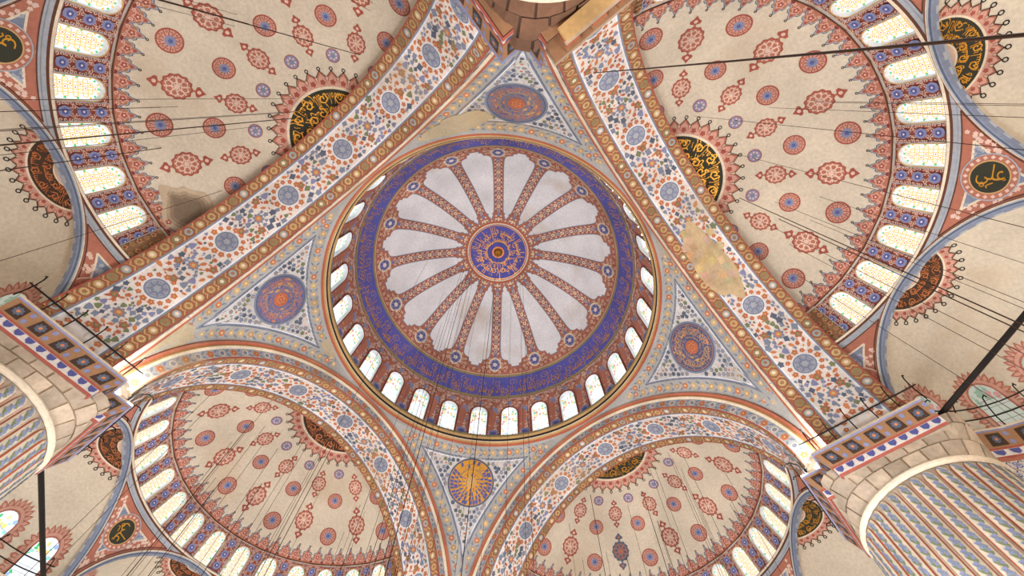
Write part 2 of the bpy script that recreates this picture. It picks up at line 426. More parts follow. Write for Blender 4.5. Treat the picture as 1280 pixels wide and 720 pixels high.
def bay_scrolls(mb, S, W, w_, z0, z1, zs, n):
    k = 0
    while k < n:
        x, y = r_.uniform(-W / 2 + .08, W / 2 - .08), r_.uniform(z0 + .1, z1 - .1)
        if (abs(x) < w_ + .2 and y < zs) or math.hypot(x, y - zs) < w_ + .2: continue
        scroll(mb, S, x, y, r_.uniform(.1, .16), r_.uniform(0, 6), .045, 'salmon', 2, 1.1, 7, r_.choice((-1, 1)))
        if k % 2: draw(mb, S, leaf(x + .1, y + .12, .09, .045, r_.uniform(0, 3)), 'dred', 1)
        k += 1
bay_scrolls(mb, S_drum, WB, w_, Z_W0, Z_W1, zs, 90)
for sg in (-1, 1):
    x = sg * WB / 2
    draw(mb, S_drum, [(x, 31.62), (x - sg * .36, 31.66), (x - sg * .36, 32.3), (x - sg * .2, 32.45), (x, 32.4)], 'lilac', 3)
    draw(mb, S_drum, [(x, 31.8), (x - sg * .22, 31.9), (x - sg * .2, 32.2), (x, 32.25)], 'blue', 4)
    draw(mb, S_drum, [(x, 34.25), (x - sg * .26, 34.4), (x - sg * .3, 34.7), (x - sg * .2, 34.95), (x, 35.05)], 'lilac', 3)
    draw(mb, S_drum, [(x, 34.45), (x - sg * .12, 34.6), (x, 34.85)], 'slate', 4)
    draw(mb, S_drum, ell(x - sg * .2, 33.4, .12, n=7), 'lilac', 3)
draw(mb, S_drum, lobed(0, 35.45, .2, 6, .15), 'lilac', 3); draw(mb, S_drum, ell(0, 35.45, .09, n=7), 'slate', 4)
pm = mb.mesh('drum_panel', M_paint)
fm, gm = window_meshes('window', S_drum, w_, zb, zs, .1, 'dred', .32,
    dict(kind='bits', base=G_W, pal=[lin((236, 196, 110)), lin((140, 204, 170)), lin((226, 150, 126)), lin((160, 206, 206)), lin((240, 218, 150)), lin((190, 204, 226))], fill=.85, lead=G_L, mat=M_glass))
for k in range(NW):
    a = rad(-141.6 - 90) + 2 * pi * (k + .5) / NW
    link('drum_panel', pm, dome, pull(a)); o = link('window', fm, dome, pull(a)); link('glass_pane', gm, o)
# ring cornice under the drum
mb = MB(); pr = [(11.7, 31.6), (11.38, 31.62), (11.1, 31.55), (11.08, 31.3), (11.16, 31.12), (11.2, 31.06), (11.24, 31.0), (11.2, 30.95), (11.22, 30.86), (11.28, 30.8), (11.3, 30.74), (11.36, 30.69), (11.42, 30.6), (11.6, 30.56)]
pc = ['olive', 'olive', 'olive', 'tan', 'black', 'black', 'cream', 'cream', 'tan', 'tan', 'rust', 'rust', 'ground']
rows = [[(r * cos(2 * pi * j / NS), r * sin(2 * pi * j / NS), z) for j in range(NS)] for r, z in pr]
mb.grid(rows, lambda i, j: pc[i], True); mb.obj('ring_cornice', M_paint, dome)
# gilt boss with hook
mb = MB(); rows = [[(r * cos(a * pi / 8), r * sin(a * pi / 8), ZTOP - d) for a in range(16)] for r, d in ((.42, .02), (.42, .1), (.3, .16), (.34, .3), (.26, .46), (.1, .56), (.05, .7), (.05, .95), (.001, .97))]
mb.grid(rows, 'gold', True); mb.obj('gilt_boss', M_gilt, dome, True)

# ================================================================== pendentives
RP = math.hypot(AP, RA)
A0_ = math.acos(AP / RP); B0_ = math.acos((ZR - ZS) / RP)
def pend_d(x, y, z):
    return RP * (math.acos(min(1, x / RP)) - A0_), RP * (math.acos(min(1, y / RP)) - A0_), RP * (math.acos(max(-1, min(1, (z - ZS) / RP))) - B0_)
PC = Vector((9.3, 9.3, 27.05 - 17.5)).normalized()
E1 = Vector((-1, 1, 0)).normalized(); E2 = PC.cross(E1) * -1
if E2.z < 0: E2 = -E2
def S_pend(u, v, off):
    d = (PC + E1 * (u / RP) + E2 * (v / RP)).normalized() * (RP - off); return (d.x, d.y, d.z + ZS)
def pend_line(mode, d, n=30):
    """points of the inset triangle's sides (small circles on the sphere)"""
    out = []
    cx = RP * cos(A0_ + d / RP); zt = ZS + RP * cos(B0_ + d / RP)
    if mode == 'ring':
        r = math.sqrt(RP ** 2 - (zt - ZS) ** 2); a0 = math.acos(min(1, cx / r))
        for i in range(n + 1):
            a = a0 + (pi / 2 - 2 * a0) * i / n; out.append((r * cos(a), r * sin(a), zt))
    else:
        zb_ = ZS + math.sqrt(max(0, RP ** 2 - 2 * cx * cx))
        for i in range(n + 1):
            z = zb_ + (zt - zb_) * i / n; o = math.sqrt(max(0, RP ** 2 - cx * cx - (z - ZS) ** 2))
            out.append((cx, o, z) if mode == 'x' else (o, cx, z))
    return out
def P2uv(p):
    d = (Vector(p) - Vector((0, 0, ZS))).normalized(); k = RP / d.dot(PC); return (d.dot(E1) * k, d.dot(E2) * k)
def pend_meshes(seed):
    r_ = random.Random(seed); mb = MB(); NP, NT = 64, 44; rows = []
    for j in range(NT + 1):
        row = []
        for i in range(NP + 1):
            a = rad(.6) + (pi / 2 - rad(1.2)) * i / NP; fa = min(a, pi / 2 - a)
            rm = min(AP / cos(fa), RP - 1e-4); z0 = ZS + math.sqrt(RP * RP - rm * rm); z0 = min(z0, ZR)
            z = ZR + .0 - (ZR - z0) * j / NT; q = math.sqrt(RP * RP - (z - ZS) ** 2)
            row.append((q * cos(a), q * sin(a), z))
        rows.append(row)
    def cf(i, j):
        p = [(rows[i][j][k] + rows[i + 1][j + 1][k]) / 2 for k in range(3)]
        d = min(pend_d(*p)); return lin((212, 213, 210)) if d > 1.12 else ('slate' if .98 < d else 'ground')
    mb.grid(rows, cf); shell = mb.mesh('pendentive_shell', M_worn, True)
    mb = MB()
    for d, wd, col in ((1.12, .06, 'white'), (.98, .035, 'dslate'), (.1, .05, 'slate')):
        for mode in ('x', 'y', 'ring'): stroke(mb, S_pend, [P2uv(p) for p in pend_line(mode, d)], wd, col, 2)
    for mode in ('x', 'y', 'ring'):
        pts = [P2uv(p) for p in pend_line(mode, .54, 200)]; acc = 0; k = 0
        for a, b in zip(pts, pts[1:]):
            acc += math.hypot(b[0] - a[0], b[1] - a[1])
            if acc > .62:
                acc = 0; k += 1
                draw(mb, S_pend, lobed(b[0], b[1], .2 if k % 3 else .17, 6, .12, k), ('yellow', 'yellow', 'orange')[k % 3] if k % 4 else 'tan', 2)
                draw(mb, S_pend, ell(b[0], b[1], .07, n=6), 'cream', 3)
                t = math.atan2(b[1] - a[1], b[0] - a[0])
                for sg in (-1, 1): draw(mb, S_pend, leaf((a[0] + b[0]) / 2 - .3 * cos(t) - sg * .2 * sin(t), (a[1] + b[1]) / 2 - .3 * sin(t) + sg * .2 * cos(t), .17, .06, t + sg * .6), 'slate', 2)
    mb2 = MB(); st = .335
    for j in range(-36, 37):
        for i in range(-36, 37):
            u, v = (i + (j % 2) * .5) * st + r_.uniform(-.05, .05), j * st * .86 + r_.uniform(-.05, .05)
            p = S_pend(u, v, 0)
            if p[0] < .1 or p[1] < .1: continue
            if min(pend_d(*p)) < 1.22 or math.hypot(u, v) < 1.8: continue
            q = r_.random()
            col = 'slate' if q < .42 else 'dslate' if q < .66 else 'green' if q < .78 else 'orange' if q < .9 else 'salmon'
            if q < .78: draw(mb2, S_pend, lobed(u, v, r_.uniform(.115, .15), 5, .2, q * 9, 3), col, 2)
            else: draw(mb2, S_pend, ell(u, v, .09, .07, n=7), col, 2)
            if q < .3: draw(mb2, S_pend, ell(u, v, .06, n=6), 'tan', 3)
            stroke(mb2, S_pend, [(u, v), (u + r_.uniform(-.25, .25), v + .28)], .025, 'slate', 1)
    return shell, mb.mesh('flower_border', M_paint), mb2.mesh('leaf_field', M_paint)
PSH = pend_meshes(5)
def roundel_mesh(style):
    mb = MB(); R_ = 1.6
    ring(mb, S_pend, 0, 0, R_ - .02, R_ + .12, 'slate' if style != 'gold' else 'dslate', 3, 40)
    g = {'gold': 'gold', 'rust': lin((112, 116, 156)), 'ember': lin((84, 92, 132)), 'dusk': lin((122, 124, 146))}[style]
    disc(mb, S_pend, 0, 0, R_, g, 3, 40, 4)
    q = random.Random(len(style))
    if style == 'gold':
        for rr_, n, l in ((1.42, 34, .15), (1.12, 28, .14), (.82, 20, .14), (.52, 12, .1)):
            for k in range(n):
                a = 2 * pi * k / n + q.uniform(-.06, .06)
                if sin(a) > .55 and rr_ > .6 and q.random() < .75: continue
                draw(mb, S_pend, [(rr_ * cos(a + t) + dr * cos(a), rr_ * sin(a + t) + dr * sin(a)) for t, dr in ((-.07, -l), (.07, -l * .6), (.08, l), (-.05, l * .8))], 'blue', 4)
        text_on_ring(mb, S_pend, VERSE2[:34], .98, .4, 1.2 * pi, -.6 * pi, 'dslate', 5); ring(mb, S_pend, 0, 0, 1.25, 1.28, 'brown', 5, 32); ring(mb, S_pend, 0, 0, .66, .69, 'brown', 5, 24); disc(mb, S_pend, 0, 0, .36, 'tan', 5, 16, 1)
    else:
        c2 = {'rust': 'orange', 'ember': 'tan', 'dusk': 'orange'}[style]; ring(mb, S_pend, 0, 0, R_ - .07, R_, 'dslate', 4, 40)
        t_ = VERSE2 + ' ' + VERSE
        for n, (rr_, h_) in enumerate(((1.33, .34), (1.0, .32), (.7, .28))):
            text_on_ring(mb, S_pend, t_[20 * n:20 * n + 60 - 14 * n], rr_, h_, 2 * pi, 0, c2 if n % 2 == 0 or style == 'ember' else 'tan', 5)
            if style == 'ember': ring(mb, S_pend, 0, 0, rr_ + .15, rr_ + .18, 'orange', 4, 32)
        for k in range(34 if style != 'ember' else 20):
            a, r = q.uniform(0, 2 * pi), q.uniform(.6, 1.45); draw(mb, S_pend, ell(r * cos(a), r * sin(a), q.uniform(.08, .2), q.uniform(.04, .09), a + pi / 2, 8), q.choice(('orange', 'tan', 'blue', 'blue')), 4)
        for k in range(16):
            a = 2 * pi * k / 16; scroll(mb, S_pend, 1.1 * cos(a), 1.1 * sin(a), .22, a + 1, .05, c2, 4, 1.2, 9, 1 if k % 2 else -1)
        disc(mb, S_pend, 0, 0, .47, 'rust', 5, 20, 2); draw(mb, S_pend, lobed(0, 0, .34, 6, .25), 'orange', 6); ring(mb, S_pend, 0, 0, .1, .16, 'red', 7, 10)
        for k in range(6): draw(mb, S_pend, ell(.3 * cos(k * pi / 3), .3 * sin(k * pi / 3), .06, n=6), 'red', 7)
    return mb.mesh('roundel', M_paint)
for az, style, lab in ((45, 'dusk', 'pendentive with a dim slate and orange roundel beside the stone balustrade pier'), (-45, 'rust', 'pendentive with a lilac roundel that has a bright orange centre'),
                       (135, 'ember', 'pendentive with a dark grey roundel ringed in orange scrolls'), (-135, 'gold', 'pendentive with a gold roundel lettered in blue')):
    p = thing('pendentive', lab, 'pendentive', (0, 0, 0), rad(az - 45), 'pendentives under the great dome')
    link('pendentive_shell', PSH[0], p); link('flower_border', PSH[1], p); tag(link('leaf_field', PSH[2], p), kind='stuff')
    link('roundel', roundel_mesh(style), p)
    spots = {'dusk': ((-3.3, 2.05, 1.7, .75, -.45), (-2.1, 1.35, .8, .5, 0), (-4.6, 2.6, 1.2, .5, -.5)), 'rust': ((0, -7.0, .75, 1.5, 0), (-.2, -8.6, .45, .9, 0), (-4.4, 2.95, .8, .5, -.4))}.get(style)
    if spots:       # bare plaster where paint has gone
        q = random.Random(8)
        for cx, cy, rx, ry, ro in spots:
            mb = MB()
            for k, c_ in ((1.0, (196, 184, 154)), (.72, (206, 192, 158)), (.4, (190, 172, 132))):
                draw(mb, S_pend, [(cx + k * rx * (1 + q.uniform(-.14, .14)) * cos(t) * cos(ro) - k * ry * sin(t) * sin(ro), cy + k * rx * cos(t) * sin(ro) + k * ry * (1 + q.uniform(-.14, .14)) * sin(t) * cos(ro)) for t in [2 * pi * i / 26 for i in range(26)]], lin(c_), 4 + k)
            mb.obj('bare_plaster_patch', M_worn, p)

# ================================================================== great arches (built for +y, copied round)
def S_sof(s, w, off):          # s along the curve from the crown, w depth
    a = s / RI
    if abs(a) <= pi / 2: return ((RI - off) * sin(a), w, ZS + (RI - off) * cos(a))
    sg = 1 if a > 0 else -1; return (sg * (RI - off), w, ZS - (abs(s) - RI * pi / 2))
HALF = RI * pi / 2 + .9
def arch_meshes():
    out = []
    sN = 96; sv = [-HALF + 2 * HALF * i / sN for i in range(sN + 1)]
    wb = [AP, AP + .06, 12.28, 12.36, 12.44, 14.46, 14.54, 14.62, DEP - .06, DEP]
    wc = ['red', 'brown', 'slate', 'white', 'floral', 'white', 'slate', 'brown', 'red']
    mb = MB(); mb.grid([[S_sof(s, w, 0) for w in wb] for s in sv], lambda i, j: wc[j]); out.append(('soffit', mb.mesh('soffit', M_worn, True)))
    # face of the arch and its mouldings (plane y = AP)
    mb = MB(); rb = [(RI, 0), (RI + .07, 0), (RI + .1, 0), (10.98, 0), (11.02, -.05), (11.1, -.12), (11.18, -.1), (11.24, -.06), (11.3, -.16), (11.38, -.2), (11.46, -.14), (11.5, 0)]
    rc = ['red', 'cream', 'greyb', 'cream', 'cream', 'tan', 'tan', 'rust', 'terra', 'rust', 'tan']
    rows = []
    for i in range(97):
        a = -pi / 2 + pi * i / 96; rows.append([(r * sin(a), AP + d, ZS + r * cos(a)) for r, d in rb])
    foot = lambda sg: [(sg * r, AP + d, ZS - .9) for r, d in rb]
    mb.grid([foot(-1)] + rows + [foot(1)], lambda i, j: rc[j]); 
    def S_face(s, r, off): a = s / RI; return (r * sin(a), AP - off, ZS + r * cos(a))
    n = 46
    for k in range(-n // 2, n // 2 + 1):
        s = k * pi * RI / n
        if k % 2 == 0:
            rosette(mb, S_face, s, 10.7, .2, ('orange', 'rust', 'yellow'), 2, 6, k)
        else:
            ring(mb, S_face, s, 10.7, .13, .19, 'cream', 2, 10); draw(mb, S_face, ell(s, 10.7, .13, n=8), 'slate', 2)
        for sg in (-1, 1): draw(mb, S_face, leaf(s + .35, 10.7 + sg * .15, .16, .06, sg * .7), 'slate', 1)
    out.append(('archivolt', mb.mesh('archivolt', M_worn)))
    # chains of rings on the two brown borders
    for w0 in (11.98, 14.92):
        mb = MB(); n = 50; st = 2 * HALF / n
        for k in range(n):
            s = -HALF + (k + .5) * st
            col = ('tan', 'yellow', 'tan', 'greyb', 'olive')[k % 5]
            ring(mb, S_sof, s, w0, .23, .29, 'red', 1, 14); draw(mb, S_sof, ell(s, w0, .23, n=12), 'olive', 1); draw(mb, S_sof, ell(s, w0, .19, n=10), col, 2)
            draw(mb, S_sof, lobed(s, w0, .1, 5, .2), 'cream' if k % 2 else 'brown', 3)
            stroke(mb, S_sof, [(s + st / 2 + dx, w0 + dy) for dx, dy in ((-.12, .24), (.05, .1), (-.05, -.1), (.12, -.24))], .07, 'tan', 2)
            for sg in (-1, 1): draw(mb, S_sof, leaf(s + st / 2, w0 + sg * .2, .09, .05, sg), 'green' if k % 2 else 'red', 2)
        out.append(('chain_border', mb.mesh('chain_border', M_paint)))
    # floral field
    mb = MB(); q = random.Random(21); T = RI * rad(22.9); wm = 13.45
    occupied = []
    for m_ in range(-4, 5):
        c = m_ * T
        for k in range(13):        # wreath round each lace roundel
            a = 2 * pi * k / 13; r = .78; u, v = c + r * cos(a), wm + r * sin(a) * .98
            if abs(u) > HALF - .1: continue
            rosette(mb, S_sof, u, v, .115 if k % 3 else .15, ('orange', 'rust', 'yellow') if k % 3 == 0 else ('rust', 'orange'), 2, 5, k)
            occupied.append((u, v, .17))
        c2 = c + T / 2
        if abs(c2) < HALF - .9:
            rosette(mb, S_sof, c2, wm, .27, ('slate', 'orange', 'yellow'), 2, 8); occupied.append((c2, wm, .3))
            for sg in (-1, 1):     # two S-shaped garlands
                for k in range(12):
                    t = k / 11; u = c2 + sg * (-1.15 + 2.3 * t); v = wm + .78 * sin(2 * pi * t) * sg * (1 if m_ % 2 else -1)
                    if any(math.hypot(u - a, v - b) < r + .08 for a, b, r in occupied): continue
                    if abs(v - wm) > .95: continue
                    rosette(mb, S_sof, u, v, .11 if k % 4 else .2, ('orange', 'rust') if k % 4 else ('rust', 'green', 'orange'), 2, 5, k); occupied.append((u, v, .14))
                    draw(mb, S_sof, leaf(u + .1, v + .06, .1, .03, t * 6), 'rust', 1)
    cand = 0
    while cand < 9000:
        cand += 1
        u, v = q.uniform(-HALF, HALF), q.uniform(12.5, 14.4)
        mm = round(u / T)
        if math.hypot(u - mm * T, v - wm) < .66: continue
        r = q.uniform(.1, .19) if cand < 3500 else q.uniform(.06, .11)
        if any(abs(u - a) < .6 and math.hypot(u - a, v - b) < (r + rr_) * .98 for a, b, rr_ in occupied): continue
        occupied.append((u, v, r)); z = q.random()
        if z < .72:
            col = 'slate' if z < .3 else 'lilac' if z < .42 else 'dslate' if z < .58 else 'green'
            draw(mb, S_sof, lobed(u, v, r, 3 + int(z * 10) % 3, .25, z * 20, 3, 1.15, .9), col, 2)
        else: draw(mb, S_sof, leaf(u, v, r * 1.2, r * .6, z * 40), 'orange' if z < .9 else 'rust', 2)
        if z < .35: draw(mb, S_sof, leaf(u + .1, v - .05, .12, .03, z * 20), 'greyb', 1)
    o_ = mb.mesh('floral_band', M_worn); out.append(('floral_band', o_))
    return out
ARCH = arch_meshes()
def lace_mesh():
    mb = MB(); s_ = S_sof; wm = 13.45
    disc(mb, s_, 0, wm, .56, 'slate', 2, 20, 2); ring(mb, s_, 0, wm, .56, .61, 'white', 2, 20)
    for k in range(8):
        a = k * pi / 4; stroke(mb, s_, [(.08 * cos(a), wm + .08 * sin(a)), (.5 * cos(a), wm + .5 * sin(a))], .04, 'lilac', 3)
        draw(mb, s_, ell(.36 * cos(a + .4), wm + .36 * sin(a + .4), .1, n=6), 'greyb', 3); draw(mb, s_, ell(.36 * cos(a + .4), wm + .36 * sin(a + .4), .05, n=5), 'lilac', 4)
    ring(mb, s_, 0, wm, .44, .48, 'greyb', 3, 16); draw(mb, s_, lobed(0, wm, .16, 6, .2), 'greyb', 4)
    return mb.mesh('lace_roundel', M_paint)
LACE = lace_mesh()
for side, lab in (('north', 'great painted arch with a bare stone patch showing in its floral band'), ('east', 'great painted arch with bold red chain borders before the mottled tan half dome'),
                  ('south', 'great painted arch springing between the lilac roundel and the gold roundel pendentives'), ('west', 'great painted arch springing between the gold roundel and dark roundel pendentives')):
    a = thing('great_arch', lab, 'arch', (0, 0, 0), ROT[side], 'great arches carrying the dome')
    for nm, me in ARCH: link(nm, me, a)
    for k in range(-3, 4):
        R_ = Matrix.Translation((0, 0, ZS)) @ Matrix.Rotation(rad(22.9 * k), 4, 'Y') @ Matrix.Translation((0, 0, -ZS))
        link('lace_roundel', LACE, a, R_)

# ================================================================== half domes
YC, ZC, RS = 14.03, 17.38 + H0, 11.19
Z_F, R_F, Z_B, R_B = 23.86 + H0, 9.12, 21.6 + H0, 9.9
def S_cap(R_):          # local map round a pole at +z, sphere radius R_
    def S(u, v, off):
        r = math.hypot(u, v)
        if r < 1e-6: return (0, 0, R_ - off)
        a = r / R_; k = (R_ - off) * sin(a) / r; return (u * k, v * k, (R_ - off) * cos(a))
    return S
SM = S_cap(RS)
def cap_mtx(az, pol, c=(0, YC, ZC)): return Matrix.Translation(c) @ Matrix.Rotation(-az, 4, 'Z') @ Matrix.Rotation(-pol, 4, 'X')
def red_disc(R_):
    mb = MB(); S = SM
    disc(mb, S, 0, 0, R_, 'pink', 1, 22, 2); ring(mb, S, 0, 0, R_ * .87, R_, 'red', 2, 22)
    for k in range(12):
        a = k * pi / 6; stroke(mb, S, [(R_ * .42 * cos(a), R_ * .42 * sin(a)), (R_ * .88 * cos(a + .2), R_ * .88 * sin(a + .2))], R_ * .07, 'red', 3); draw(mb, S, ell(R_ * .7 * cos(a - .1), R_ * .7 * sin(a - .1), R_ * .09, n=6), 'terra', 3)
    ring(mb, S, 0, -R_ * .05, R_ * .3, R_ * .42, 'lilac', 3, 14); disc(mb, S, 0, -R_ * .05, R_ * .3, 'slate', 3, 12, 1); draw(mb, S, lobed(0, -R_ * .05, R_ * .17, 5, .2), 'blue', 4)
    return mb.mesh('red_roundel', M_paint)
def blue_disc(R_):
    mb = MB(); S = SM; disc(mb, S, 0, 0, R_, 'lilac', 1, 18, 2); ring(mb, S, 0, 0, R_ * .88, R_, 'red', 2, 18)
    for k in range(7):
        a = k * 2 * pi / 7; draw(mb, S, ell(R_ * .52 * cos(a), R_ * .52 * sin(a), R_ * .16, n=6), 'salmon', 3)
    draw(mb, S, lobed(0, 0, R_ * .3, 6, .2), 'slate', 3); return mb.mesh('blue_roundel', M_paint)
def cartouche(R_, L_, dark=False):
    mb = MB(); S = SM; c1, c2 = ('dslate', 'terra') if dark else ('terra', 'salmon')
    draw(mb, S, lobed(0, 0, R_ * .97, 12, .06, 0, 4, .9, 1), 'red' if not dark else 'dslate', 1); draw(mb, S, lobed(0, 0, R_ * .84, 12, .05, 0, 4, .9, 1), c1, 2)
    for k in range(8):
        a = k * pi / 4 + .2; ring(mb, S, R_ * .5 * cos(a) * .9, R_ * .5 * sin(a), R_ * .17, R_ * .24, c2, 3, 8)
        stroke(mb, S, [(R_ * .1 * cos(a), R_ * .1 * sin(a)), (R_ * .34 * cos(a + .5), R_ * .34 * sin(a + .5)), (R_ * .7 * cos(a + .35), R_ * .7 * sin(a + .35))], R_ * .07, c2, 3)
    for k in range(14):
        a = k * pi / 7; draw(mb, S, ell(R_ * .74 * cos(a) * .9, R_ * .74 * sin(a), R_ * .065, n=6), c2, 3)
    draw(mb, S, lobed(0, 0, R_ * .18, 6, .25), c2, 4)
    for sg in (-1, 1):
        y0 = sg * R_ * .92; t = L_ - R_
        stroke(mb, S, [(0, y0), (0, y0 + sg * t * .3)], R_ * .16, c1, 1)
        draw(mb, S, [(x * R_, y0 + sg * y * t) for x, y in ((0, .22), (.34, .32), (.4, .52), (.2, .72), (0, 1.05), (-.2, .72), (-.4, .52), (-.34, .32))], 'red' if not dark else 'dslate', 2)
        draw(mb, S, ell(0, y0 + sg * t * .52, R_ * .14, n=7), c2, 3)
    return mb.mesh('cartouche', M_paint)
D_RED, D_RED1, D_BLUE, D_C2, D_C1, D_C2K = red_disc(.59), red_disc(.54), blue_disc(.37), cartouche(.7, 1.3), cartouche(.57, 1.08), cartouche(.7, 1.3, True)
def apex_roundel(S, R0, R1, Rs, hook, text, scheme, a0, a1, nsc):
    """half disc: pink heart, dark calligraphy ring, scalloped rim with hooks, spanning angles a0..a1"""
    mb = MB(); n = 40; gl = MB()
    def sector(r0, r1, col, lay, m_=n):
        for i in range(m_):
            a, b = a0 + (a1 - a0) * i / m_, a0 + (a1 - a0) * (i + 1) / m_
            mb.face([S(r * cos(t), r * sin(t), lay * LAY) for r, t in ((r0, a), (r1, a), (r1, b), (r0, b))], col)
    sector(0.01, R0, 'salmon', 2); sector(R0, R0 + .05 * R1, 'cream', 3)
    for k in range(int(26 * (a1 - a0) / (2 * pi)) * 2):
        a = a0 + (a1 - a0) * ((k * .618) % 1); r = R0 * (.25 + .65 * ((k * .37) % 1)); draw(mb, S, lobed(r * cos(a), r * sin(a), R0 * .11, 5, .2), 'red', 3)
    for k in range(3): sector(R0 + (R1 - R0) * k / 3, R0 + (R1 - R0) * (k + 1) / 3, {'green': 'dkgreen', 'brown': 'umber'}[scheme], 2)
    sector(R1, R1 + .05 * R1, 'cream', 3); sector(R1 + .05 * R1, R1 + (Rs - R1) * .45, 'pink', 2)
    for k in range(nsc):
        a = a0 + (a1 - a0) * (k + .5) / nsc; da = (a1 - a0) / nsc / 2; r0, r1 = R1 + (Rs - R1) * .4, Rs
        P = lambda r, t: (r * cos(a + t * da), r * sin(a + t * da))
        draw(mb, S, [P(r0, -1), P(r0 + (r1 - r0) * .55, -.8), P(r0 + (r1 - r0) * .8, -.35), P(r1 * 1.03, 0), P(r0 + (r1 - r0) * .8, .35), P(r0 + (r1 - r0) * .55, .8), P(r0, 1)], 'terra', 2)
        draw(mb, S, [P(r0, -.8), P(r0 + (r1 - r0) * .5, -.55), P(r0 + (r1 - r0) * .8, 0), P(r0 + (r1 - r0) * .5, .55), P(r0, .8)], 'pink', 3)
        draw(mb, S, lobed(*P(R1 + (Rs - R1) * .4, 0), (Rs - R1) * .16, 5, .2), 'red', 4)
        if hook:
            c = P(Rs + hook * .6, 0); q = hook * .42
            ring(mb, S, c[0], c[1], q * .55, q, 'black', 3, 7); stroke(mb, S, [P(Rs * 1.0, 0), P(Rs + hook * .3, 0)], hook * .25, 'black', 3)
            stroke(mb, S, [P(r0 + (r1 - r0) * .5, -.95), P(r0 + (r1 - r0) * .85, -.4), P(r1 * 1.02, 0), P(r0 + (r1 - r0) * .85, .4), P(r0 + (r1 - r0) * .5, .95)], hook * .14, 'umber', 4)
    col = 'gold' if scheme == 'green' else 'orange'
    rm = (R0 + R1) / 2; h = (R1 - R0) * .52
    for dr, tt in ((.24, text), (-.22, text[8:])):
        fs, wd = text_faces(tt); kk = (a1 - a0 - .1) / wd
        for f in fs: gl.face([S((rm + dr * (R1 - R0) - (y - .28) * h) * cos(a0 + .05 + x * kk), (rm + dr * (R1 - R0) - (y - .28) * h) * sin(a0 + .05 + x * kk), 4 * LAY) for x, y in f], col)
    for k in range(int(nsc * .9)):
        a = a0 + (a1 - a0) * (k + .5) / int(nsc * .9); scroll(gl, S, (rm + (R1 - R0) * (.22 if k % 2 else -.22)) * cos(a), (rm + (R1 - R0) * (.22 if k % 2 else -.22)) * sin(a), (R1 - R0) * .2, k, (R1 - R0) * .05, col, 3, 1.2, 8)
    return mb.mesh('apex_roundel', M_paint), gl.mesh('gilt_lettering', M_gilt)
# windows bay of the half dome
BW = rad(12.0)
def S_semi(u, z, off):      # bay along +y about the half dome's centre axis
    t = (z - Z_B) / (Z_F - Z_B); r = R_B + (R_F - R_B) * t - off; a = u / 9.5; return (r * sin(a), YC + r * cos(a), z)
ww, wb_, ws_ = .5, Z_B + .1, Z_B + 2.0 - .5
mb = MB(); bay_wall(mb, S_semi, 9.5 * BW, Z_B, Z_F, ww, wb_, ws_, 'red')
for sg in (-1, 1):
    x = sg * 9.5 * BW / 2
    for k in range(3):
        y = Z_B + .42 + .68 * k
        draw(mb, S_semi, [(x, y - .24), (x - sg * .16, y - .2), (x - sg * .25, y), (x - sg * .16, y + .2), (x, y + .24)], 'lilac', 2)
        draw(mb, S_semi, [(x, y - .12), (x - sg * .1, y - .1), (x - sg * .14, y), (x - sg * .1, y + .1), (x, y + .12)], 'blue', 3)
        draw(mb, S_semi, [(x, y - .05), (x - sg * .06, y), (x, y + .05)], 'floral', 4)
        for j in range(3): scroll(mb, S_semi, x - sg * (.12 + .1 * (j % 2)), y + .24 + .09 * j, .09, j + k, .03, 'salmon', 2, 1.0, 7, sg)
        for j in range(4): scroll(mb, S_semi, x - sg * .34, y - .2 + .17 * j, .085, k + j, .035, 'salmon', 2, 1.0, 7, sg)
    stroke(mb, S_semi, [(x - sg * .42, Z_B), (x - sg * .42, Z_F - .12), (0, Z_F - .12)], .035, 'greyb', 3)
    for k in range(5): scroll(mb, S_semi, sg * (.18 + .1 * k), Z_F - .3 + .05 * (k % 2), .09, k, .03, 'salmon', 2, 1, 7)
stroke(mb, S_semi, [(-9.5 * BW / 2, Z_F - .03), (9.5 * BW / 2, Z_F - .03)], .06, 'dbrown', 4)
HB_panel = mb.mesh('window_panel', M_paint)
mb = MB(); W9 = 9.5 * BW
mb.grid([[S_semi(-W9 / 2 + W9 * i / 6, Z_B + (Z_F - Z_B) * j / 2, -.1) for i in range(7)] for j in range(3)], 'brown')
for k in range(5):
    for j in range(6): rosette(mb, S_semi, (-.4 + .2 * k) * W9, Z_B + .25 + .36 * j, .12, ('orange', 'green') if (j + k) % 2 else ('tan', 'red'), 2, 5, k + j)
for x in (-.48, .48): stroke(mb, S_semi, [(x * W9, Z_B), (x * W9, Z_F)], .04, 'greyb', 3)
HB_end = mb.mesh('end_panel', M_paint)
HB_win, HB_glass = window_meshes('window', S_semi, ww, wb_, ws_, .06, 'tan', .22, dict(kind='rings', base=G_W, pal=[G_Y, G_R, G_A, G_G], edge=G_W, mat=M_glass))
def half_dome_shell():
    mb = MB(); rows = []
    pm_ = math.acos((Z_F - ZC) / RS)
    for i in range(25):
        p = pm_ * i / 24 + .001; rows.append([(RS * sin(p) * sin(a), YC + RS * sin(p) * cos(a), ZC + RS * cos(p)) for a in [-pi / 2 + pi * j / 48 for j in range(49)]])
    rows.append([((R_F + .3) * sin(a), YC + (R_F + .3) * cos(a), Z_F - .02) for a in [-pi / 2 + pi * j / 48 for j in range(49)]])
    mb.grid(rows, 'plaster'); return mb.mesh('plaster_shell', M_plain, True)
HB_shell = half_dome_shell()
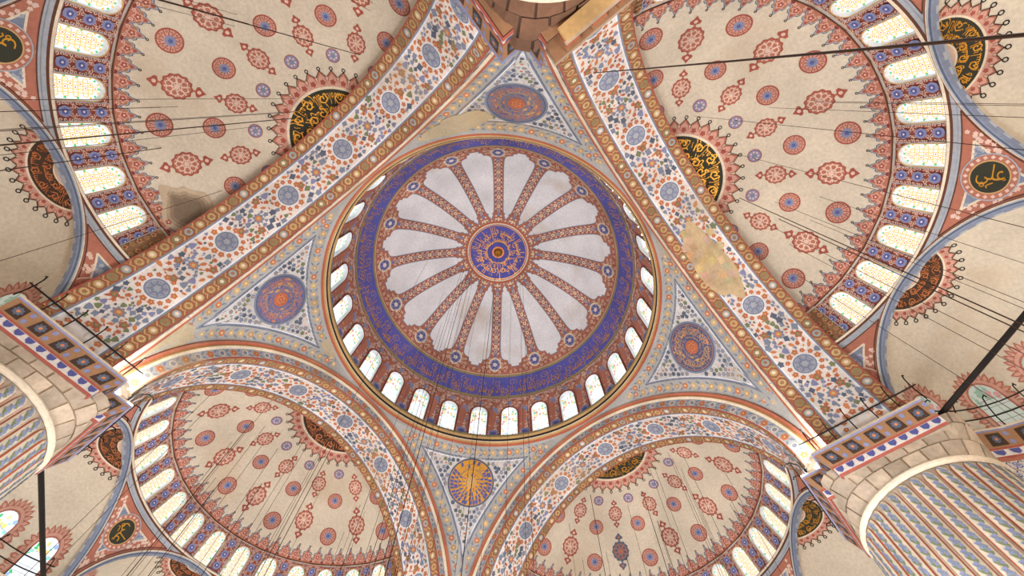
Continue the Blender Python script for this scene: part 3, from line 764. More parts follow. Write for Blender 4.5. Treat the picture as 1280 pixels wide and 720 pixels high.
def crest_mesh():
    mb = MB(); pm_ = math.acos((Z_F - ZC) / RS)
    def S(u, v, off):      # u along the rim, v up the dome
        p = pm_ - v / RS; a = u / R_F; r = (RS - off) * sin(p); return (r * sin(a), YC + r * cos(a), ZC + (RS - off) * cos(p))
    n = 36; st = R_F * rad(180) / n
    half = [(.5, 0), (.5, .36), (.4, .44), (.44, .56), (.36, .68), (.2, .7), (.16, .78), (.1, .9), (.0, 1.0)]
    for k in range(n):
        c = (k + .5 - n / 2) * st
        for g, col, lay in ((1.0, 'dslate', 1), (.93, 'greyb', 2), (.87, 'terra', 3)):
            pts = [(c - x * st * (g if y > .1 else 1), y * g) for x, y in half] + [(c + x * st * (g if y > .1 else 1), y * g) for x, y in reversed(half[:-1])]
            draw(mb, S, pts, col, lay)
        draw(mb, S, lobed(c, .42, .2, 5, .25), 'pink', 4); draw(mb, S, lobed(c, .42, .13, 5, .2), 'red', 5); draw(mb, S, ell(c, .42, .05, n=6), 'salmon', 6)
        for sg in (-1, 1):
            scroll(mb, S, c + sg * st * .3, .2, .1, k, .035, 'salmon', 4, 1.1, 7, sg); draw(mb, S, ell(c + sg * st * .27, .52, .07, n=6), 'brown', 4)
        draw(mb, S, ell(c + st / 2, .14, .12, .07, n=6), 'dred', 4); draw(mb, S, ell(c, .72, .07, n=6), 'red', 4)
        ring(mb, S, c + .04, 1.03, .035, .075, 'black', 3, 6)
    stroke(mb, S, [(R_F * (-pi / 2 + pi * i / 72), .03) for i in range(73)], .05, 'dbrown', 5)
    return mb.mesh('crest_border', M_paint)
HB_crest = crest_mesh()
def rim_mesh():            # moulding under the windows
    mb = MB(); pr = [(R_B + .3, Z_B + .03), (R_B + .02, Z_B + .06), (R_B - .14, Z_B + .04), (R_B - .18, Z_B - .04), (R_B - .1, Z_B - .1), (R_B - .02, Z_B - .16), (R_B + .04, Z_B - .3), (R_B + .35, Z_B - .27)]
    pc = ['olive', 'olive', 'greyb', 'cream', 'dbrown', 'greyb', 'greyb']
    rows = [[(r * sin(a), YC + r * cos(a), z) for a in [-pi / 2 + pi * j / 72 for j in range(73)]] for r, z in pr]
    mb.grid(rows, lambda i, j: pc[i]); return mb.mesh('rim_moulding', M_paint)
HB_rim = rim_mesh()
APX = {k: apex_roundel(SM, 1.15, 2.75, 3.65, .27, VERSE[:46], k, .02, pi - .02, 17) for k in ('green', 'brown')}
AR5 = math.tan(rad(28.75)) * 9.9
ZE = Z_B - AR5 - .1       # springing of the small half domes
RPE = math.hypot(9.9, AR5)
def spandrel(named):
    """small pendentive between two exedra arches, local +y = its middle"""
    mb = MB(); ha = rad(28.75); NP, NT = 96, 60; rows = []; zr = Z_B - .28
    for j in range(NT + 1):
        row = []
        for i in range(NP + 1):
            a = -ha + 2 * ha * i / NP; fa = ha - abs(a)          # angle from the nearer arch axis
            rm = min(9.86 / cos(fa), RPE - 1e-3); z0 = ZE + math.sqrt(RPE ** 2 - rm ** 2); z0 = min(z0, zr)
            z = zr - (zr - z0) * j / NT; q = math.sqrt(max(0.01, RPE ** 2 - (z - ZE) ** 2)); row.append((q * sin(a), YC + q * cos(a), z))
        rows.append(row)
    def cf(i, j):
        p = rows[i][j]; q = rows[i + 1][j + 1]; x, y, z = [(a + b) / 2 for a, b in zip(p, q)]
        y -= YC; d = []
        for sg in (-1, 1):
            xx = x * sin(sg * ha) + y * cos(sg * ha); d.append(RPE * (math.acos(min(1, xx / RPE)) - math.acos(9.86 / RPE)))
        d.append(RPE * (math.acos(min(1, (z - ZE) / RPE)) - math.acos((zr - ZE) / RPE)))
        m_ = min(d); return 'greyb' if m_ < .12 else 'terra' if m_ < .52 else 'slate'
    mb.grid(rows, cf)
    c0 = 4.15 if named else 3.3; p0 = math.acos((c0) / RPE)
    dirv = Vector((0, sin(p0), cos(p0))); e1 = Vector((1, 0, 0)); e2 = Vector((0, -cos(p0), sin(p0)))
    def S(u, v, off):
        d = (dirv + e1 * (u / RPE) + e2 * (v / RPE)).normalized() * (RPE - off); return (d.x, d.y + YC, d.z + ZE)
    def uv(p):
        d = (Vector(p) - Vector((0, YC, ZE))).normalized(); k = RPE / d.dot(dirv); return (d.dot(e1) * k, d.dot(e2) * k)
    for dd, wd, col in ((.53, .09, 'cream'), (.12, .05, 'dbrown')):
        c1 = RPE * cos(math.acos(9.86 / RPE) + dd / RPE); z1 = ZE + RPE * cos(math.acos((zr - ZE) / RPE) + dd / RPE)
        zlo = ZE + math.sqrt(max(0, RPE ** 2 - c1 ** 2 - (c1 * math.tan(ha)) ** 2)); tip = None
        for sg in (-1, 1):
            ln = []
            for i in range(25):
                z = zlo + (z1 - zlo) * i / 24; t = math.sqrt(max(0, RPE ** 2 - c1 ** 2 - (z - ZE) ** 2)); ln.append(uv((sg * (c1 * sin(ha) - t * cos(ha)) * -1 * -1, YC + c1 * cos(ha) + t * sin(ha), z)))
            stroke(mb, S, ln, wd, col, 2); tip = ln[-1]
        rr_ = math.sqrt(RPE ** 2 - (z1 - ZE) ** 2); am = math.asin(min(1, abs(c1 * sin(ha) - math.sqrt(max(0, RPE ** 2 - c1 ** 2 - (z1 - ZE) ** 2)) * cos(ha)) / rr_))
        stroke(mb, S, [uv((rr_ * sin(a), YC + rr_ * cos(a), z1)) for a in [-am + 2 * am * i / 16 for i in range(17)]], wd, col, 2)
    q = random.Random(4)
    for k in range(260):
        u, v = q.uniform(-1.9, 1.9), q.uniform(-2.6, 1.4)
        p = S(u, v, 0); y = p[1] - YC
        d = min(RPE * (math.acos(min(1, (p[0] * sin(sg * ha) + y * cos(sg * ha)) / RPE)) - math.acos(9.86 / RPE)) for sg in (-1, 1))
        if p[2] > zr - .5 or d < .55 or math.hypot(u, v) < 1.05:
            if d > .12 and d < .5 and p[2] < zr - .1: draw(mb, S, lobed(u, v, .09, 5, .2), 'salmon', 2)
            continue
        draw(mb, S, lobed(u, v, .1, 5, .25, k), 'greyb' if k % 3 else 'lilac', 2)
    panel = mb.mesh('spandrel_panel', M_paint)
    if not named:
        mb = MB(); disc(mb, S, 0, 0, .98, 'terra', 3, 28, 3); ring(mb, S, 0, 0, .92, .98, 'salmon', 4, 28); ring(mb, S, 0, 0, .5, .56, 'red', 4, 24); draw(mb, S, lobed(0, 0, .4, 6, .2), 'red', 4); draw(mb, S, lobed(0, 0, .2, 5, .2), 'salmon', 5)
        for k in range(14): scroll(mb, S, .72 * cos(k * pi / 7), .72 * sin(k * pi / 7), .13, k, .04, 'red', 5, 1.1, 7)
        return panel, mb.mesh('red_roundel', M_paint)
    mb = MB(); disc(mb, S, 0, 0, .68, 'dkgreen', 3, 28, 3); ring(mb, S, 0, 0, .68, .96, 'terra', 3, 28); ring(mb, S, 0, 0, .66, .71, 'tan', 4, 28); ring(mb, S, 0, 0, .95, 1.0, 'greyb', 4, 28)
    for k in range(20): draw(mb, S, lobed(.83 * cos(k * pi / 10), .83 * sin(k * pi / 10), .07, 4, .2), 'salmon', 4)
    rd = mb.mesh('name_roundel', M_paint); g = MB()
    fs, wd = text_faces('على')
    for f in fs: g.face([S((y - .12) * .92, -(x / wd - .5) * .95, 5 * LAY) for x, y in f], 'gold')
    stroke(g, S, [(-.22, -.15), (-.31, 0), (-.37, .07), (-.46, .02)], .05, 'gold', 5); scroll(g, S, -.33, .2, .12, 0, .04, 'gold', 5); scroll(g, S, -.04, -.5, .08, 0, .03, 'gold', 5)
    return panel, rd, g.mesh('gilt_lettering', M_gilt)
SPN = spandrel(True); SPR = spandrel(False)
for side, lab, sch in (('north', 'half dome of clean cream plaster with a gold lettered apex roundel', 'green'), ('east', 'half dome of mottled tan plaster with a sooty patch by its rim', 'green'),
                       ('south', 'half dome of pale plaster between the gold and the lilac roundel pendentives', 'brown'), ('west', 'half dome of greyish plaster holding one dark slate cartouche', 'green')):
    h = thing('half_dome', lab, 'half dome', (0, 0, 0), ROT[side], 'half domes round the great dome')
    link('plaster_shell', HB_shell, h); link('crest_border', HB_crest, h); link('rim_moulding', HB_rim, h)
    o = link('apex_roundel', APX[sch][0], h, Matrix.Translation((0, YC, ZC))); link('gilt_lettering', APX[sch][1], o)
    for k in range(-7, 8):
        m_ = Matrix.Translation((0, YC, 0)) @ pull(rad(-12 * k)) @ Matrix.Translation((0, -YC, 0))
        link('window_panel' if abs(k) < 7 else 'end_panel', HB_panel if abs(k) < 7 else HB_end, h, m_)
        if abs(k) <= 6: o = link('window', HB_win, h, m_); link('glass_pane', HB_glass, o)
    for k in range(-5, 6):
        az = rad(15 * k)
        if k % 2:
            for me, pol in ((D_RED, 45.3), (D_RED1, 33.0), (D_BLUE, 23.0)): link(me.name.split('.')[0], me, h, cap_mtx(az, rad(pol)))
        else:
            for me, pol in ((D_C2, 41.5), (D_C1, 28.0)):
                if side == 'west' and k == -2 and pol > 40: me = D_C2K
                link('cartouche', me, h, cap_mtx(az, rad(pol)))
    for q in (-3, -1, 1, 3):
        m_ = Matrix.Translation((0, YC, 0)) @ pull(q * rad(28.75)) @ Matrix.Translation((0, -YC, 0))
        sp = SPN if abs(q) == 1 else SPR
        o = link('spandrel_panel', sp[0], h, m_); link('name_roundel' if abs(q) == 1 else 'red_roundel', sp[1], o)
        if abs(q) == 1: link('gilt_lettering', sp[2], o)

# ================================================================== exedrae (small half domes), local origin at the middle of the arch, opening faces -y
RE = AR5 + .04
def exedra_meshes():
    mb = MB(); rows = []
    for i in range(17):
        p = pi / 2 * i / 16 + .001; rows.append([(RE * sin(p) * sin(a), RE * sin(p) * cos(a), ZE + RE * cos(p)) for a in [-pi / 2 + pi * j / 40 for j in range(41)]])
    mb.grid(rows, 'plaster'); shell = mb.mesh('plaster_shell', M_plain, True)
    # arch moulding round the mouth
    mb = MB(); pr = [(AR5 - .2, .1), (AR5 - .2, -.04), (AR5 - .17, -.08), (AR5 - .1, -.12), (AR5 - .06, -.16), (AR5 + .0, -.16), (AR5 + .05, -.14), (AR5 + .14, -.1), (AR5 + .26, .0)]
    pc = ['slate', 'slate', 'dslate', 'greyb', 'cream', 'dbrown', 'terra', 'greyb']
    rows = [[(r * sin(a), y, ZE + r * cos(a)) for r, y in pr] for a in [-pi / 2 + pi * i / 48 for i in range(49)]]
    mb.grid(rows, lambda i, j: pc[j])
    rows = [[((AR5 - .2) * sin(a), y, ZE + (AR5 - .2) * cos(a)) for y in (.1, .2)] for a in [-pi / 2 + pi * i / 48 for i in range(49)]]
    mb.grid(rows, lambda i, j: 'slate' if i % 2 else 'greyb'); rows = [[(r * sin(a), .2, ZE + r * cos(a)) for r in (AR5 - .2, AR5 + .02)] for a in [-pi / 2 + pi * i / 48 for i in range(49)]]
    mb.grid(rows, 'cream'); arch = mb.mesh('arch_moulding', M_paint)
    return shell, arch
EX_shell, EX_arch = exedra_meshes()
SE = S_cap(RE)
EXA = {k: apex_roundel(SE, .62, 1.62, 2.15, .27, VERSE2[:30], k, .0, pi, 15) for k in ('green', 'brown')}
def S_exw(u, z, off):
    r = math.sqrt(max(.2, RE * RE - (z - ZE) ** 2)) - off; a = u / RE; return (r * sin(a), r * cos(a), z)
def exw(style):
    w2, z0, z1 = .58, ZE + .5, ZE + 2.0
    f, g = window_meshes('window', S_exw, w2, z0, z1, .1, 'terra', -.03, style)
    mb = MB()
    def S(u, v, off): return S_exw(u, v, off)
    for k in range(15):      # scalloped halo
        a = pi * (k - 1) / 12; cx, cy = (w2 + .34) * cos(a), z1 + (w2 + .34) * sin(a)
        draw(mb, S, leaf(cx, cy, .26, .13, a), 'terra', 2); draw(mb, S, leaf(cx, cy, .14, .07, a), 'pink', 3)
    for k in range(4):
        for sg in (-1, 1): draw(mb, S, leaf(sg * (w2 + .34), z1 - .35 - .3 * k, .22, .14, 0), 'terra', 2); draw(mb, S, leaf(sg * (w2 + .3), z1 - .35 - .3 * k, .12, .07, 0), 'pink', 3)
    o1 = arch_outline(w2 + .08, z0, z1); o2 = arch_outline(w2 + .22, z0, z1)
    for a, b, c, d in zip(o1, o1[1:], o2[1:], o2): mb.face([S(*p, .03) for p in (a, b, c, d)], 'pink')
    return f, g, mb.mesh('scalloped_halo', M_paint)
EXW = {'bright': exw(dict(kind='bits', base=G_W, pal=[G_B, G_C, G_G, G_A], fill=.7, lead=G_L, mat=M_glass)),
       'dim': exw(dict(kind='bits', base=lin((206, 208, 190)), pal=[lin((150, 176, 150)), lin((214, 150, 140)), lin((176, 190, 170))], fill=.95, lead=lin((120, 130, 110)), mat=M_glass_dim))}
def cornice_run(mb, path, zt, closed=False, up=1.0):
    """painted cornice swept on a plan path [(x, y, nx, ny)], n = towards the room; top at zt"""
    pr = [(.0, .02), (.46, 0), (.48, -.12), (.42, -.16), (.16, -.8 * up), (.12, -.88 * up), (.1, -1.2 * up), (.02, -1.28 * up)]
    pc = ['stone', 'cream', 'lilac', 'brown', 'red', 'floral', 'red']
    mb.grid([[(x + nx * o, y + ny * o, zt + dz) for o, dz in pr] for x, y, nx, ny in path], lambda i, j: pc[j], closed)
    # motifs: dark panels with rosettes, blue squares, blue scallops
    for i in range(len(path) - 1):
        (x0, y0, a0, b0), (x1, y1, a1, b1) = path[i], path[i + 1]; L_ = math.hypot(x1 - x0, y1 - y0)
        if L_ < .2: continue
        def S(u, v, off):
            t = u / L_; x, y, a, b = x0 + (x1 - x0) * t, y0 + (y1 - y0) * t, a0 + (a1 - a0) * t, b0 + (b1 - b0) * t
            if v > -.84 * up: o = .42 + (-.16 - v) / (.64 * up) * (.16 - .42)
            else: o = .12
            o += off; return (x + a * o, y + b * o, zt + v - off * .3)
        n = max(1, round(L_ / .82)); st = L_ / n
        for k in range(n):
            c = (k + .5) * st
            draw(mb, S, [(c - st * .30, -.74 * up), (c + st * .26, -.74 * up), (c + st * .22, -.24 * up), (c - st * .26, -.24 * up)], 'umber', 1)
            draw(mb, S, lobed(c - .02, -.49 * up, .15, 8, .15), 'dslate', 2); draw(mb, S, ell(c - .02, -.49 * up, .06, n=7), 'orange', 3)
            for v in (-.32, -.64): draw(mb, S, ell(c + st * .42, v * up, st * .1, .1, n=6), 'lilac', 1)
            for q in (-.25, .25): draw(mb, S, [(c + st * q - st * .17, -.9 * up), (c + st * q + st * .17, -.9 * up), (c + st * q + st * .14, -1.08 * up), (c + st * q, -1.18 * up), (c + st * q - st * .14, -1.08 * up)], 'blue', 1)
def exedra(side, az, lab, sch, glass):
    c, s = cos(ROT[side]), sin(ROT[side]); lx, ly = 9.9 * sin(az), YC + 9.9 * cos(az)
    e = thing('exedra', lab, 'exedra', (c * lx - s * ly, s * lx + c * ly, 0), ROT[side] - az, 'small half domes under the half domes')
    link('plaster_shell', EX_shell, e); link('arch_moulding', EX_arch, e)
    o = link('apex_roundel', EXA[sch][0], e, Matrix.Translation((0, 0, ZE))); link('gilt_lettering', EXA[sch][1], o)
    for k in (-70, -42, -14, 14, 42, 70):
        f, g, hl = EXW[glass]; m_ = pull(rad(-k)); o = link('window', f, e, m_); link('glass_pane', g, o); link('scalloped_halo', hl, o)
    mb = MB(); cornice_run(mb, [(RE * sin(a), RE * cos(a), -sin(a), -cos(a)) for a in [-pi / 2 + pi * i / 14 for i in range(15)]], ZE + .35); mb.obj('cornice', M_paint, e)
    mb = MB(); zz = [ZE - .9, 12, 6, 0.05]
    mb.grid([[((RE - .02) * sin(a), (RE - .02) * cos(a), z) for a in [-pi / 2 + pi * j / 28 for j in range(29)]] for z in zz], 'cream'); mb.obj('apse_wall', M_stone, e, True)
A58 = rad(57.5)
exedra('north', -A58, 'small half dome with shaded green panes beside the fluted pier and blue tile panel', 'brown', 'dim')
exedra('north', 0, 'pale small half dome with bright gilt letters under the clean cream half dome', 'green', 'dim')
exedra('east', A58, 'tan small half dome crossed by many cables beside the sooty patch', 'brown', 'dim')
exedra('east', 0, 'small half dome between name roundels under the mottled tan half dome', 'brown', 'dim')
exedra('south', -A58, 'small half dome with two bright bluish windows beside the fluted pier', 'brown', 'bright')
exedra('south', 0, 'small half dome with a brown roundel centred under the pale half dome', 'brown', 'bright')
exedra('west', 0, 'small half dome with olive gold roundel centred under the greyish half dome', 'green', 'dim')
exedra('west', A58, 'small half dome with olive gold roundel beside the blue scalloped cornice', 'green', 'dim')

# ================================================================== piers
CP = 13.4
def pier(sx, sy, lab, balus=False):
    p = thing('fluted_pier', lab, 'pier', (CP * sx, CP * sy, 0), 0, 'great round piers')
    # work in (u, v) with the corner towards the dome at negative u, v; mirror into place
    def mir(me_mb):
        me_mb.v = [(x * sx, y * sy, z) for x, y, z in me_mb.v]; return me_mb
    N_ = 38; RP_ = 3.0; zt = 14.2 + H0
    mb = MB()
    for k in range(N_):       # shaft ground: hollow between the reeds
        a, b = 2 * pi * k / N_, 2 * pi * (k + 1) / N_
        mb.grid([[(RP_ * .985 * cos(t), RP_ * .985 * sin(t), z) for t in (a, b)] for z in (0, 5, 10, zt + .3)], 'stone')
    mir(mb).obj('shaft', M_stone, p)
    # one convex reed with painted twist, copied round
    mb = MB(); hw = pi / N_ * RP_ * .84; zs_ = [0, 3, 6, 8, 9, 10, 11, 12, 13, 14, zt - .35, zt - .15, zt - .03, zt]
    rows = []
    for z in zs_:
        k = 1 if z < zt - .3 else math.sqrt(max(0.001, 1 - ((z - (zt - .35)) / .351) ** 2))
        rows.append([(RP_ * .985 + .13 * k * sin(pi * i / 6), -hw * k * cos(pi * i / 6), z) for i in range(7)])
    mb.grid(rows, lambda i, j: 'rust' if j in (0, 5) else lin((208, 198, 176)))
    def S(u, v, off):
        t = max(-1, min(1, u / hw)); return (RP_ * .985 + .13 * math.sqrt(1 - t * t * .98) + off, u, v)
    z = zt - .3; k = 0
    while z > 5.5:
        for q, col in ((0, 'slate'), (.21, 'green')):
            draw(mb, S, [(-hw * .62, z - q - .02), (-hw * .2, z - q + .1), (hw * .3, z - q + .2), (hw * .62, z - q + .2), (hw * .3, z - q + .06), (-hw * .1, z - q - .06), (-hw * .4, z - q - .12)], col, 2)
        for u_, v_, cc in ((-.3, -.14, 'lilac'), (.25, .0, 'slate'), (.0, -.3, 'lilac')): draw(mb, S, ell(hw * u_, z + v_, .06, n=6), cc, 3)
        z -= .46; k += 1
    reed = mir(mb).mesh('reed', M_paint, False)
    for k in range(N_): link('reed', reed, p, pull(2 * pi * (k + .5) / N_))
    # ring moulding over the reeds
    mb = MB(); mb.grid([[((RP_ + d) * cos(2 * pi * j / 72), (RP_ + d) * sin(2 * pi * j / 72), zt + h_) for j in range(72)] for d, h_ in ((.0, .02), (.12, .08), (.14, .18), (.08, .28), (-.05, .3))], 'cream', True)
    mir(mb).obj('neck_ring', M_paint, p)
    # block stonework between round shaft and square head
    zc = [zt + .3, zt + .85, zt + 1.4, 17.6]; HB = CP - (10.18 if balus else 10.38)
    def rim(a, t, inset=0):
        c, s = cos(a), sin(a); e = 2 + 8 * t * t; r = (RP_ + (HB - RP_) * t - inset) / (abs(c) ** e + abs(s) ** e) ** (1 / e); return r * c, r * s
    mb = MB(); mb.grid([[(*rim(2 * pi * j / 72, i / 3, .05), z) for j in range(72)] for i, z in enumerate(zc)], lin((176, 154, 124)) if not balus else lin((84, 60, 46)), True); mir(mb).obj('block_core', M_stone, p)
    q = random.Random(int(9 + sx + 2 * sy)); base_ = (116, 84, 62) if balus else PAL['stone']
    for i in range(3):
        nb = 26
        for k in range(nb):
            a0 = 2 * pi * (k + (.5 if i % 2 else 0)) / nb; a1 = a0 + 2 * pi / nb; g = .012; dz = .03
            mid = (a0 + a1) / 2
            if cos(mid - 1.25 * pi) < -.55: continue       # blocks on the far side are never seen
            mb = MB(); o = q.uniform(-.01, .025); qq = q.uniform(.92, 1.12); cc = lin([v * qq for v in base_])
            f_ = []
            for aa in (a0 + g, mid, a1 - g):
                x0, y0 = rim(aa, i / 3, -o); x1, y1 = rim(aa, (i + 1) / 3, -o); f_.append(((x0, y0, zc[i] + dz), (x1, y1, zc[i + 1] - dz)))
                if aa in (a0 + g, a1 - g):
                    x2, y2 = rim(aa, i / 3, .06); x3, y3 = rim(aa, (i + 1) / 3, .06); bk = ((x2, y2, zc[i] + dz), (x3, y3, zc[i + 1] - dz))
                    mb.face([bk[0], f_[-1][0], f_[-1][1], bk[1]], cc)
            mb.face([f_[0][0], f_[1][0], f_[1][1], f_[0][1]], cc); mb.face([f_[1][0], f_[2][0], f_[2][1], f_[1][1]], cc)
            mir(mb).obj('stone_block', M_stone, p)
    # notched cornice: plan corners in (u, v) relative to the pier centre
    b = HB; n_ = .9; e_ = 2.25
    top = 18.3
    path = [(e_, -b, 0, -1), (-b + n_, -b, -1, -1), (-b + n_, -b + n_, -1, -1), (-b, -b + n_, -1, -1), (-b, e_, -1, 0)]
    for k in range(4):
        if balus and k == 3: continue
        mb = MB(); cornice_run(mb, path[k:k + 2], top); mir(mb).obj('cornice', M_paint, p)
    mb = MB(); pl = [(e_, -b), (e_, e_), (-b, e_), (-b, -b + n_), (-b + n_, -b + n_), (-b + n_, -b)]
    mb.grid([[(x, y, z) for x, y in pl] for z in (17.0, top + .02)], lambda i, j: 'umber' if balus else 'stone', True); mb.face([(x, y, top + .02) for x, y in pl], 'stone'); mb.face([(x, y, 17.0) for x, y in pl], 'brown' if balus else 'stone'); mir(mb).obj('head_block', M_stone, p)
    if balus:    # plain stone gallery edge on corbels instead of the painted run
        mb = MB(); x0 = -b
        def bx(xa, xb, ya, yb, za, zb2, col='stone'):
            P = [(xa, ya, za), (xb, ya, za), (xb, yb, za), (xa, yb, za), (xa, ya, zb2), (xb, ya, zb2), (xb, yb, zb2), (xa, yb, zb2)]
            for f in ((0, 1, 2, 3), (4, 5, 6, 7), (0, 1, 5, 4), (1, 2, 6, 5), (2, 3, 7, 6), (3, 0, 4, 7)): mb.face([P[i] for i in f], col)
        y0_ = -b + .84
        bx(x0 - .66, x0 + .1, y0_, 2.9, top - .16, top + .06, 'stone'); bx(x0 - .6, x0 + .1, y0_ + .04, 2.9, top - .5, top - .16, 'brown')
        bx(x0 - .34, x0 + .1, y0_ + .5, 2.9, top - 1.5, top - 1.22, 'tan'); bx(x0 - .42, x0 - .3, y0_ + .46, 2.9, top - 1.42, top - 1.28, 'stone')
        mir(mb).obj('gallery_edge', M_stone, p)
        for k in range(5):
            mb = MB(); y = y0_ + .75 + .95 * k
            for d in range(4): bx(x0 - .56 + .1 * d, x0 + .05, y - .27 + .03 * d, y + .27 - .03 * d, top - .5 - .18 * (d + 1), top - .5 - .18 * d, 'rust' if d == 1 else 'brown')
            mir(mb).obj('corbel', M_stone, p)
    return p
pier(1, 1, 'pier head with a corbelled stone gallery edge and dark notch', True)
pier(1, -1, 'reeded round pier with a brown rosette cornice beside the bright bluish windows')
pier(-1, 1, 'reeded round pier with a blue scalloped cornice beside the blue tile panel')

# ================================================================== worn spots
q = random.Random(31)
mb = MB()       # bare stone where paint is lost on the north arch
draw(mb, S_sof, [(-4.9 + 2.6 * (1 + .12 * sin(5 * a)) * cos(a), 13.1 + .95 * (1 + .12 * sin(3 * a + 1)) * sin(a)) for a in [2 * pi * i / 36 for i in range(36)]], lin((206, 184, 144)), 5)
for i in range(9):
    for j in range(5):
        u, v = -6.9 + .5 * i + (.25 if j % 2 else 0), 12.35 + .42 * j
        if q.random() < .25 + .5 * (i in (0, 8)): continue
        c = (208 + q.uniform(-16, 14), 182 + q.uniform(-16, 14), 144 + q.uniform(-18, 14)); k = q.uniform(.8, 1.0)
        draw(mb, S_sof, [(u - .23, v - .19), (u + .23, v - .19 * k), (u + .23, v + .19), (u - .22 * k, v + .19)], lin(c), 7)
o = mb.obj('bare_stone_patch', M_stone, bpy.data.objects['great_arch'])
mb = MB(); qd = Vector((15.9 - 14.03, -7.9, 25.0 - 17.38)); az_, pol_ = math.atan2(-qd.y, qd.x), math.acos(qd.z / qd.length)
for r_, c_ in ((1.45, (196, 178, 150)), (1.2, (172, 154, 128)), (1.0, (146, 128, 106)), (.8, (128, 112, 92))):
    pts = [(r_ * (1 + .16 * sin(3 * a) + .1 * sin(7 * a + 1)) * cos(a), r_ * .8 * (1 + .14 * sin(4 * a + 2)) * sin(a)) for a in [2 * pi * i / 40 for i in range(40)]]
    draw(mb, SM, pts, lin(c_), 4 + 2 * (1.5 - r_))
o = mb.obj('soot_patch', M_plain, bpy.data.objects['half_dome.001']); o.matrix_local = cap_mtx(az_, pol_)

# ================================================================== iron work and lamps
def tube(mb, pts, r, col='black', n=6):
    rows = []
    for i, p in enumerate(pts):
        a = Vector(pts[max(0, i - 1)]); b = Vector(pts[min(len(pts) - 1, i + 1)]); t = (b - a).normalized()
        x = t.orthogonal().normalized(); y = t.cross(x)
        if rows:      # keep the frame from flipping
            x = (X0 - t * X0.dot(t)).normalized(); y = t.cross(x)
        X0 = x; rows.append([tuple(Vector(p) + (x * cos(2 * pi * k / n) + y * sin(2 * pi * k / n)) * r) for k in range(n)])
    mb.grid(rows, col, True)
    mb.face(list(reversed(rows[0])), col); mb.face(rows[-1], col)
def box(mb, c, sx, sy, sz, col, R_=None):
    P = [Vector((x * sx / 2, y * sy / 2, z * sz / 2)) for x in (-1, 1) for y in (-1, 1) for z in (-1, 1)]
    P = [tuple((R_ @ v if R_ else v) + Vector(c)) for v in P]
    for f in ((0, 1, 3, 2), (4, 6, 7, 5), (0, 4, 5, 1), (2, 3, 7, 6), (0, 2, 6, 4), (1, 5, 7, 3)): mb.face([P[i] for i in f], col)
# tie beams across the mouths of the two side exedrae
for e in (bpy.data.objects['exedra'], bpy.data.objects['exedra.004']):
    mb = MB(); tube(mb, [(-AR5 - .2, .1, ZE + .12), (AR5 + .2, .1, ZE + .12)], .11, 'black', 8); mb.obj('tie_beam', M_iron, e)
# railings on the cornices of the two reeded piers
def railing(sx, sy, lab):
    r = thing('iron_railing', lab, 'railing', (CP * sx, CP * sy, 18.3), 0, 'iron railings on the pier cornices')
    b = CP - 10.38; m = lambda p: (p[0] * sx, p[1] * sy, p[2])
    for h_, off in ((.95, .1), (.6, .5)):
        for pts in ([(2.6, -b - off, h_), (-b + .3, -b - off, h_)], [(-b - off, -b + .3, h_), (-b - off, 2.6, h_)]):
            mb = MB(); tube(mb, [m(p) for p in pts], .035 if h_ > .8 else .025); mb.obj('rail', M_iron, r)
    for k in range(6):
        t = -b + .75 + .95 * k
        for hz in (0, 1):
            P = lambda a, o, z: m((a, -b - o, z) if hz == 0 else (-b - o, a, z))
            mb = MB(); tube(mb, [P(t, .2, .0), P(t, .22, .5), P(t, .3, .85), P(t, .5, 1.1), P(t, .72, 1.12), P(t, .8, 1.0)], .03); mb.obj('hooked_stanchion', M_iron, r)
railing(1, -1, 'iron railing with hooked posts on the cornice crossed by bright floodlight')
railing(-1, 1, 'iron railing with hooked posts on the blue scalloped cornice')
# railings along the exedra cornices
for nm, lab in (('exedra', 'curved iron railing before the shaded green windows'), ('exedra.004', 'curved iron railing before the bright bluish windows')):
    e = bpy.data.objects[nm]; r = thing('curved_railing', lab, 'railing', e.location, e.rotation_euler.z); r.location.z = ZE + .35
    for h_, rr_ in ((.95, RE - .75), (.5, RE - .55)):
        mb = MB(); tube(mb, [(rr_ * sin(a), rr_ * cos(a), h_) for a in [-1.45 + 2.9 * i / 24 for i in range(25)]], .03); mb.obj('rail', M_iron, r)
    for k in range(11):
        a = -1.4 + .28 * k; P = lambda o, z: ((RE - o) * sin(a), (RE - o) * cos(a), z)
        mb = MB(); tube(mb, [P(.3, 0), P(.45, .5), P(.75, .95), P(1.0, 1.15), P(1.2, 1.1), P(1.22, .95)], .028); mb.obj('hooked_stanchion', M_iron, r)
# floodlights standing at the feet of the pendentives
def floodlight(sx, sy, lab, energy, col, du=0.0):
    c = Vector((10.62 * sx, 10.62 * sy, 18.32)); yaw = math.atan2(sy, sx)
    t = thing('floodlight', lab, 'floodlight', c, yaw)
    mb = MB(); box(mb, (0, 0, .03), .24, .7, .04, 'cream'); mb.obj('base', M_paint, t)
    for k in (-1, 1):
        mb = MB(); box(mb, (-.02, k * .2, .2), .2, .34, .04, 'cream'); box(mb, (-.02, k * .2, .1), .05, .2, .2, 'cream')
        hs = mb.obj('housing', M_paint, t)
        mb = MB(); box(mb, (-.02, k * .2, .23), .16, .28, .02, lin((255, 250, 240))); mb.obj('lens', M_bulb, hs)
    lamp('floodlight_beam', 'POINT', c + Vector((.0 * sx, .0 * sy, .62)), energy, col, .12)
floodlight(1, -1, 'twin floodlight on the brown rosette cornice under the lilac roundel pendentive', 330, (1, .97, .88))
floodlight(-1, 1, 'twin floodlight on the blue scalloped cornice under the dark roundel pendentive', 330, (1, .97, .88))
floodlight(1, 1, 'twin floodlight in the dark notch by the corbelled gallery edge', 60, (.86, .92, 1))
